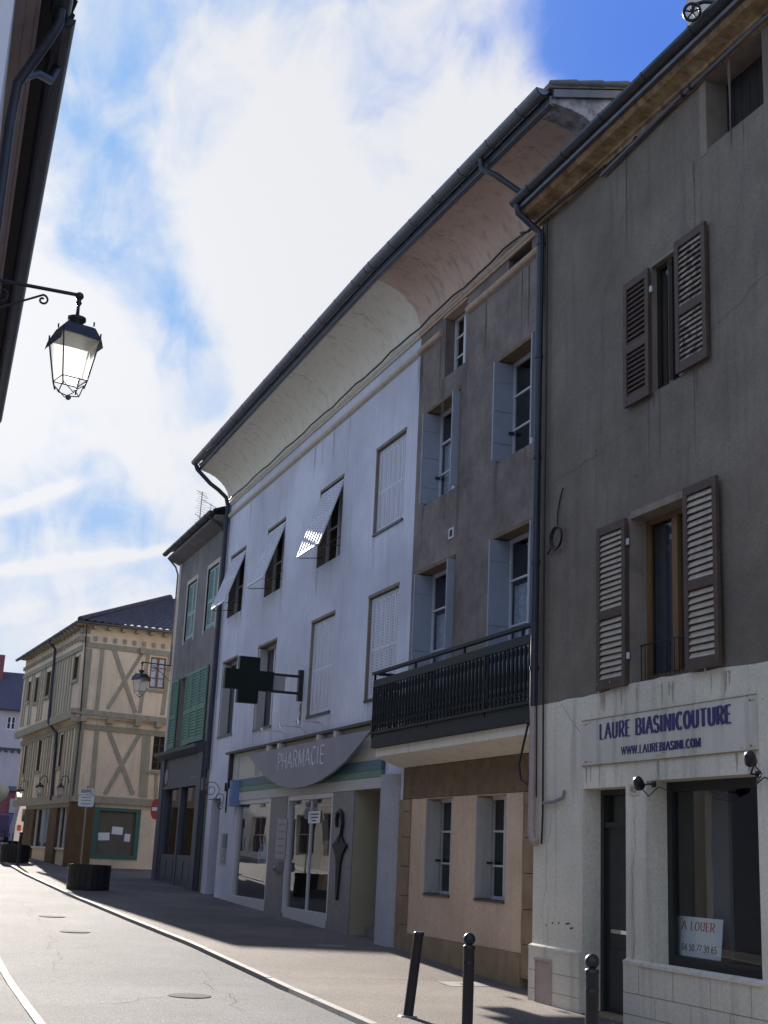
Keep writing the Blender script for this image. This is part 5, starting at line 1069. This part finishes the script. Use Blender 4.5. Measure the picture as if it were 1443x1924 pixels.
# ------------------------------------------------------------------ lanterns
def lantern(parent, c, s=1.0, rot=0.0, dome=False, mg='lampglass'):
    """c = hanging point; square tapered street lantern, about 0.95 m tall at s=1"""
    c = Vector(c)
    def ring(h, z): return [c+Vector((math.cos(rot+R(45+90*k))*h*1.414, math.sin(rot+R(45+90*k))*h*1.414, z))*1.0 for k in range(4)]
    def sq(mb, a, b):  # frustum between rings
        mb.add(a+b, [(0, 1, 5, 4), (1, 2, 6, 5), (2, 3, 7, 6), (3, 0, 4, 7), (0, 1, 2, 3), (4, 5, 6, 7)])
    t = MB(); t.ball(c, .04*s); t.tube([c, c-Vector((0, 0, .06*s))], .02*s, 6); t.lathe(c-Vector((0, 0, .2*s)), [(.015*s, .16*s), (.03*s, .13*s), (.014*s, .1*s), (.018*s, .0), (.085*s, -.02*s), (.085*s, -.05*s), (.05*s, -.08*s), (.06*s, -.11*s)], 12)
    t.obj('suspension', 'iron', parent)
    cap = MB(); sq(cap, ring(.12*s, -.32*s), ring(.14*s, -.335*s)); sq(cap, ring(.14*s, -.336*s), ring(.19*s, -.45*s))
    for k in range(4):
        p = ring(.18*s, -.44*s)[k]; cap.tube([p, p+Vector((0, 0, .05*s))], .008*s, 5)
        p = ring(.125*s, -.31*s)[k]; cap.tube([p, p+Vector((0, 0, .04*s))], .008*s, 5)
    a, b = ring(.19*s, -.451*s), ring(.205*s, -.53*s)
    for k in (1, 3): cap.add([a[k-1], a[k], b[k], b[k-1]], [(0, 1, 2, 3)])
    cap.obj('roof', 'iron' if not dome else 'pipe', parent)
    fr = MB(); top, bot, low = ring(.178*s, -.452*s), ring(.118*s, -.85*s), ring(.10*s, -.93*s)
    for k in range(4):
        fr.tube([top[k], bot[k], low[k]], .0085*s, 5); fr.tube([bot[k], bot[(k+1) % 4]], .006*s, 5)
        m = (low[k]+low[(k+1) % 4])/2
        fr.tube([low[k], low[k]+Vector((0, 0, .03*s)), (low[k]+low[(k+1) % 4])/2+Vector((0, 0, -.05*s)), low[(k+1) % 4]+Vector((0, 0, .03*s)), low[(k+1) % 4]], .0055*s, 5)
    fr.tube([(low[0]+low[1])/2+Vector((0, 0, -.05*s)), c+Vector((0, 0, -1.0*s)), (low[2]+low[3])/2+Vector((0, 0, -.05*s))], .006*s, 5); fr.ball(c+Vector((0, 0, -1.01*s)), .026*s); fr.obj('frame', 'lampiron', parent)
    gl = MB(); t2, b2_ = ring(.172*s, -.454*s), ring(.113*s, -.848*s)
    for k in range(4): gl.add([t2[k-1], t2[k], b2_[k], b2_[k-1]], [(0, 1, 2, 3)])
    gl.obj('glass', mg, parent)
def scrollarm(parent, base, tip, drop, scr=.1, mir=1):
    base, tip = Vector(base), Vector(tip); d = (tip-base); L = d.length; F = Fr(base, U=d, V=Vector((0, 0, 1)), Nn=d.cross(Vector((0, 0, 1))))
    q = MB(); q.tube([base, tip], .018, 8); q.box(F, -.03, .0, -drop-.1, .12, -.03, .03)
    q.tube([F(0, -drop, 0), F(L*.25, -drop*.65, 0), F(L*.62, -.06, 0)]+spiral(L*.62, -.06-scr*.5, scr*.5, scr*.12, 90, -300, F, 0, 18), .010, 6)
    q.tube(spiral(.16, -.12, .09, .02, 90, 600, F, 0, 18), .008, 6)
    q.obj('bracket', 'iron', parent)
l1 = thing('street_lamp', 'black lantern with bright glass hanging from a bracket on the left house', 'street lamp', (11.23, -1.19, 6.4), 'wall lanterns')
scrollarm(l1, (11.23, -.36, 6.40), (11.23, -1.19, 6.40), .35); lantern(l1, (11.23, -1.19, 6.39), .96, rot=R(14))
l2 = thing('street_lamp', 'dark lantern on a scroll bracket at the corner of the green shutter house', 'street lamp', (39.2, -7.2, 6.97), 'wall lanterns')
scrollarm(l2, (39.22, -8.13, 6.97), (39.2, -7.2, 7.0), .5, .2); lantern(l2, (39.2, -7.2, 6.97), 1.0, rot=R(30), dome=True)
for i, (u, z) in enumerate(((.35, 3.60), (3.7, 3.72), (7.2, 3.66))):
    l3 = thing('wall_lantern', ('small gooseneck lantern nearest the corner of the half timbered house', 'small lantern in the middle of the half timbered street front', 'small gooseneck lantern farthest along the half timbered front')[i], 'wall lamp', FL(u, z, .4), 'small lanterns on the half timbered front')
    q = MB(); q.tube([FL(u, z-.1, .03), FL(u, z+.08, .06), FL(u, z+.14, .16), FL(u, z+.08, .27), FL(u, z-.02, .29)], .014, 6); q.obj('bracket', 'iron', l3)
    lantern(l3, FL(u, z, .29), .55, rot=R(20*i))

# ------------------------------------------------------------------ street furniture
def bollard(x, y, h, lab, ball=True, lean=(0, 0)):
    z = gz(x)-.02; t = thing('bollard', lab, 'bollard', (x, y, z), 'black bollards along the pavement edge'); ax = Vector((lean[0], lean[1], 1)).normalized()
    q = MB(); q.lathe((x, y, z), [(.052, 0), (.052, h-.16), (.056, h-.155), (.056, h-.13), (.046, h-.12)], 18, axis=ax); q.lathe((x, y, z), [(.054, .70*h), (.054, .73*h)], 18, axis=ax) if ball else None
    q.obj('post', 'iron', t)
    if ball: q = MB(); c0 = Vector((x, y, z))+ax*(h-.065); q.tube([c0-ax*.09, c0-ax*.04], .03, 12); q.ball(c0, .058, 18); q.obj('ball_cap', 'iron', t)
    q = MB(); q.lathe((x, y, z+.02), [(.10, 0), (.085, .012)], 14); q.obj('base_ring', 'granite', t)
bollard(13.05, -5.42, .97, 'leaning black bollard that has lost its ball cap', False, (.0, -.11))
bollard(11.62, -5.42, .95, 'upright black ball topped bollard in the middle, before the pink wall')
bollard(9.36, -5.42, .965, 'black ball topped bollard before the dark shop door, nearest right', lean=(0, 0))
bollard(43.0, -4.63, 1.05, 'far black bollard standing in front of the distant round planter')
def planter(x, y, r, h, lab):
    z = gz(x)-.02; t = thing('planter', lab, 'planter', (x, y, z), 'round dark wooden planters on the pavement')
    q = MB(); n = 22
    for k in range(n):
        a0, a1 = 2*math.pi*(k+.04)/n, 2*math.pi*(k+.96)/n
        P = [(x+rr_*math.cos(a_), y+rr_*math.sin(a_), z+zz) for zz, rr_ in ((0, r*.97), (h, r)) for a_ in (a0, a1)]
        P += [(x+(rr_-.04)*math.cos(a_), y+(rr_-.04)*math.sin(a_), z+zz) for zz, rr_ in ((0, r*.97), (h, r)) for a_ in (a0, a1)]
        q.add(P, [(0, 1, 3, 2), (4, 5, 7, 6), (0, 2, 6, 4), (1, 3, 7, 5), (2, 3, 7, 6)])
    q.obj('staves', 'tub', t)
    q = MB(); q.lathe((x, y, z+.12), [(r*.985, 0), (r*.987, .03)], 32); q.lathe((x, y, z+h-.1), [(r*1.004, 0), (r*1.004, .03)], 32); q.obj('hoops', 'iron', t)
    q = MB(); q.lathe((x, y, z+h-.08), [(r-.045, -.3), (r-.045, 0)], 24); q.obj('soil', 'soil', t)
planter(33.1, -5.26, .52, .60, 'near round dark wooden planter beside the RAPPEL sign')
planter(45.1, -4.72, .48, .58, 'far round dark wooden planter at the left edge, sun catching its rim')
rp = thing('road_sign', 'pole with a RAPPEL plate over a white rounded plate behind the near planter', 'road sign', (34.0, -5.2, .6))
kx = 34.0/33.0; FS = Fr((34.0, -5.17*kx+.0, 0), U=(0, -1, 0), Nn=(-1, 0, 0)); sz = lambda v: 1.6+(v-1.6)*kx
yc = 5.02*kx-5.17*kx
q = MB(); q.tube([(34.05, -5.02*kx-.02, .6), (34.05, -5.02*kx, sz(2.97))], .024, 8); q.ball((34.05, -5.02*kx, sz(2.98)), .03); q.obj('pole', 'beige', rp)
def rrect(a, b, c, d, r, n=5):
    return [(x_+r*math.cos(t), y_+r*math.sin(t)) for x_, y_, t0 in ((b-r, d-r, 0), (a+r, d-r, 90), (a+r, c+r, 180), (b-r, c+r, 270)) for t in [R(t0+90*k/n) for k in range(n+1)]]
q = MB(); q.prism(FS, rrect(-.355, .0, sz(2.79), sz(2.94), .03), .0, .015); q.prism(FS, rrect(-.37, .02, sz(2.50), sz(2.775), .05), .0, .016); q.obj('plates', 'paper', rp)
text(MB(), FS, 'RAPPEL', -.32, sz(2.825), .085, .29, t=.15, w0=.0155, w1=.018).obj('lettering', 'ink', rp)
q = MB()
for z_ in (2.72, 2.65, 2.57): q.box(FS, -.29, -.06, sz(z_)-.010, sz(z_)+.010, .0165, .018)
q.obj('print', 'plaque', rp)
ne = thing('no_entry_sign', 'red no entry disc seen edge on at the corner of the blue shopfront', 'road sign', (39.3, -8.0, 2.7))
ax = Vector((-.30, 1, 0)).normalized(); c0 = Vector((39.35, -8.02, 2.72))
MB().lathe(c0, [(.30, -.01), (.30, .01)], 28, axis=ax).obj('disc', 'red', ne)
FN = Fr(c0, U=ax.cross(Vector((0, 0, 1))), Nn=ax); MB().box(FN, -.21, .21, -.05, .05, .0105, .014).obj('bar', 'paper', ne)
q = MB(); q.tube([(39.4, -8.1, .6), (39.4, -8.1, 3.0)], .03, 8); q.obj('pole', 'iron', ne)
for i, (x, y) in enumerate(((15.1, -3.64), (25.2, -3.42), (22.2, -3.40))):
    z = gz(x)-.05; sl_ = (gz(x+.3)-gz(x-.3))/.6; q = MB()
    q.lathe((x, y, z+.004), [(.24, -.02), (.24, .002), (.235, .0025)], 28, axis=Vector((-sl_, 0, 1))); q.lathe((x, y, z+.009), [(.20, -.003), (.195, -.001)], 28, axis=Vector((-sl_, 0, 1)))
    tag(q.obj('manhole_cover', 'castiron'), ('round iron cover in the road nearest the camera', 'round iron cover in the road farthest away', 'round iron cover in the road, middle one of three')[i], 'manhole cover', 'manhole covers in the road')
q = MB()
for (x, y, a, b) in ((16.1, -7.45, .28, .22), (20.2, -7.05, .22, .12)):
    z = gz(x); s1, s0 = gz(x+b), gz(x-b); q.add([(x-b, y-a, s0+.004), (x+b, y-a, s1+.004), (x+b, y+a, s1+.004), (x-b, y+a, s0+.004), (x-b, y-a, s0-.01), (x+b, y-a, s1-.01), (x+b, y+a, s1-.01), (x-b, y+a, s0-.01)], [(0, 1, 2, 3), (0, 1, 5, 4), (1, 2, 6, 5), (2, 3, 7, 6), (3, 0, 4, 7)])
struct(q.obj('cover_plate', 'plate'))
q = MB(); 
for x in (16.5, 22.5, 29.0): z = gz(x)+.003; q.add([(x-.006, kr(x)-.13, z), (x+.006, kr(x)-.13, z), (x+.006, -8.0, z), (x-.006, -8.0, z)], [(0, 1, 2, 3)])
struct(q.obj('pavement_joint', 'ink'))
# ------------------------------------------------------------------ left-hand houses
hd = R(-2.4); UV_ = Vector((math.cos(hd), math.sin(hd), 0)); NV = Vector((math.sin(hd), -math.cos(hd), 0))
FLh = Fr((9.9, -.27, 0), U=UV_, Nn=NV)
b6 = thing('white_house_left', 'white wall and dark eaves of the house at the upper left edge', 'building', (14, .2, 0)); b6.name = 'white_house'
ow = [(2.2+i*2.9, 3.3+i*2.9, z, z+1.7) for i in range(4) for z in (3.4, 6.0)]
od = [(.6+i*3.6, 2.8+i*3.6, .6, 2.7) for i in range(3)]
m_ = MB(); wall(m_, FLh, -.9, 11.6, -.3, 8.42, ow+od, .2); shell(m_, FLh, -.9, 11.6, -.3, 8.42, 7); m_.obj('wall', 'softwhite', b6)
for q_ in ow: window(FLh, b6, *q_, .18, casements=2, bars=(.5,), st=.05, inner=False, glass='carglass')
for q_ in od: window(FLh, b6, *q_, .18, casements=2, st=.06, inner=False, glass='carglass', mf='timberdk')
q = MB(); q.ext(FLh, [(0, 8.16), (.08, 8.17), (.09, 8.20), (.16, 8.21), (.17, 8.245), (.20, 8.25), (.20, 8.40), (0, 8.40)], -.9, 11.6); q.obj('frieze_boards', 'mauvewood', b6)
q = MB(); q.ext(FLh, [(.20, 8.32), (.38, 8.34), (.38, 8.40), (.20, 8.40)], -.9, 11.6); q.obj('eaves_underside', 'wood_d', b6)
q = MB(); halfgutter(q, FLh, .1, 11.6, .405, 8.33, .095, clips=False); q.obj('gutter', 'zincdark', b6)
q = MB(); halfgutter(q, FLh, -.9, .06, .36, 8.36, .09); q.obj('gutter', 'zincdark', b6, 'near length of gutter')
q = MB(); q.tube([FLh(-.08, 8.3, .36), FLh(-.05, 8.16, .36), FLh(.0, 8.02, .30), FLh(.1, 7.85, .2), FLh(.15, 7.65, .10), FLh(.2, 7.3, .08), FLh(.22, 3, .08)], .042, 10); q.obj('downpipe', 'pipe', b6)
q = MB(); q.tube([FLh(.75, 8.24, .40), FLh(.7, 8.08, .36), FLh(.45, 7.97, .24), FLh(.22, 7.75, .12)], .04, 10); q.obj('downpipe', 'pipe', b6, 'short branch pipe')
q = MB(); roofsheet(q, (FLh(-.9, 8.44, .46), FLh(11.6, 8.44, .46)), (FLh(-.9, 10.6, -4), FLh(11.6, 10.6, -4))); q.obj('roof', 'tile', b6)
b7 = thing('cream_house', 'cream house across the street, seen as a reflection in the shop windows', 'building', (30, 1, .4))
FL7 = Fr((21.6, -.6, 0), U=Vector((math.cos(R(2)), math.sin(R(2)), 0)), Nn=(math.sin(R(2)), -math.cos(R(2)), 0))
ow = [(1+i*3, 2.1+i*3, z, z+1.6) for i in range(17) for z in (3.6, 6.2)]; od = [(.8+i*4, 3.6+i*4, 1.6, 3.2) for i in range(12)]
m_ = MB(); wall(m_, FL7, 0, 54, -.1, 8.4, ow+od, .2); shell(m_, FL7, 0, 54, -.1, 8.4, 7); m_.obj('wall', 'cream', b7)
for q_ in ow+od: window(FL7, b7, *q_, .18, casements=2, bars=(.5,), st=.05, inner=False, glass='carglass')
q = MB(); roofsheet(q, (FL7(0, 8.42, .4), FL7(54, 8.42, .4)), (FL7(0, 10.4, -4), FL7(54, 10.4, -4)), pitch=.5); q.obj('roof', 'tile', b7)

# ------------------------------------------------------------------ far end of the street
FF = Fr((80, 0, 0), U=(0, -1, 0), Nn=(-1, 0, 0))
b8 = thing('far_white_house', 'distant white house with slate roof above a red shopfront', 'building', (80, -8, 1.9))
hw = [(7.08, 7.58, 7.92, 8.72), (9.5, 10.1, 7.9, 8.8), (4, 4.6, 7.9, 8.8), (1, 1.6, 7.9, 8.8)]
m_ = MB(); wall(m_, FF, -4, 14, 4.6, 9.2, [(*q_, .15) for q_ in hw], .15); shell(m_, FF, -4, 14, 1.5, 9.2, 8); m_.obj('wall', 'farwhite', b8)
for q_ in hw: window(FF, b8, *q_, .1, casements=2, bars=(.5,), st=.06, inner=False, glass='carglass')
q = MB(); q.box(FF, -4, 14, 6.75, 6.88, 0, .1)
for i in range(50): q.box(FF, -4+i*.36, -3.85+i*.36, 6.62, 6.75, 0, .12)
q.obj('string_course', 'slate', b8)
q = MB(); q.box(FF, -4, 14, 4.45, 4.7, 0, .3); q.obj('fascia', 'shopblue', b8)
MB().box(FF, -4, 14, 1.7, 4.45, -.1, .05).obj('shopfront', 'farred', b8)
q = MB(); q.box(FF, 7.75, 8.1, 3.2, 4.0, .05, .3); q.box(FF, 7.75, 8.1, 2.45, 3.1, .05, .3); tag(q.obj('shop_signs', 'plaque'), 'two pale stacked sign boxes on the distant red shopfront', 'sign')
q = MB(); q.quad(FF(-4, 9.1, .3), FF(14, 9.1, .3), FF(14, 11.7, -3.5), FF(-4, 11.7, -3.5)); q.quad(FF(-4, 9.1, .3), FF(14, 9.1, .3), FF(14, 9.0, .25), FF(-4, 9.0, .25)); q.obj('roof', 'slate', b8)
q = MB(); q.box(FF, 5.9, 6.75, 10.9, 12.6, -3.2, -2.5); q.obj('chimney', 'farred', b8)
q = MB(); q.lathe((72, -6.35, 4.15), [(.15, -.6), (.45, -.35), (.55, 0), (.42, .35), (.12, .5)], 18); tag(q.obj('round_topiary', 'beige'), 'pale beige rounded shape hanging over the distant street at the left edge', 'shop sign'); bpy.data.objects['round_topiary'].name = 'round_shop_sign'
q = MB(); q.tube([(72, -6.35, 1.8), (72, -6.35, 3.6)], .05, 8); q.obj('post', 'iron', bpy.data.objects['round_shop_sign'])
# van and car
def vehicle(name, lab, cat, x, y, z, L, Wd, prof, m, wheels, glass, ang=0.0):
    t = thing(name, lab, cat, (x, y, z)); Uc = Vector((math.cos(ang), math.sin(ang), 0)); Nc = Vector((-math.sin(ang), math.cos(ang), 0)); F = Fr((x, y, z), U=Uc, Nn=Nc)
    q = MB(); hw_ = Wd/2
    nP = len(prof); P = []
    for w, sh_ in ((-hw_, .93), (-hw_*.97, 1), (hw_*.97, 1), (hw_, .93)):
        for u, v in prof: P.append(F(u*(.99 if sh_ < 1 else 1), v if v < .5 else .5+(v-.5)*sh_*1.0, w*(1-.12*max(0, v-.9))))
    fs = [(k*nP+i, k*nP+(i+1) % nP, (k+1)*nP+(i+1) % nP, (k+1)*nP+i) for k in range(3) for i in range(nP)]
    q.add(P, fs); q.add(P[:nP], [list(range(nP))]); q.add(P[-nP:], [list(range(nP))]); q.obj('body', m, t)
    for u in wheels:
        for w in (-hw_+.1, hw_-.1):
            wq = MB(); wq.lathe(F(u, .33, w), [(.2, -.12), (.33, -.11), (.34, 0), (.33, .11), (.2, .12)], 20, axis=Nc); wo = wq.obj('wheel', 'tyre', t); MB().lathe(F(u, .33, w), [(.19, -.125), (.19, .125)], 14, axis=Nc).obj('rim', 'chrome', wo)
    q = MB()
    for g_ in glass: q.box(F, *g_)
    q.obj('windows', 'carglass', t)
    q = MB()
    for w in (-hw_+.18, hw_-.18): q.box(F, prof[0][0]-.02, prof[0][0]+.03, .75, 1.0, w-.08, w+.08)
    q.obj('tail_lamp', 'red', t)
    return t
vehicle('delivery_van', 'white van seen beyond the end of the half timbered house', 'van', 61, -7.22, gz(61)-.05, 5, 1.9,
        [(0, .3), (0, 1.0), (.08, 1.9), (.3, 2.05), (3.4, 2.05), (4.2, 1.25), (5, 1.05), (5.05, .3)], 'vanwhite', (.9, 4.1), [(-.012, .05, 1.15, 1.7, -.7, .7)], R(-3))
vehicle('parked_car', 'blue car beyond the van at the far end of the street', 'car', 67, -7.42, gz(67)-.05, 4.2, 1.7,
        [(0, .3), (0, .85), (.35, 1.4), (2.3, 1.42), (3.1, .95), (4.1, .8), (4.2, .3)], 'carblue', (.8, 3.3), [(.0, .32, .95, 1.3, -.6, .6)], R(8))
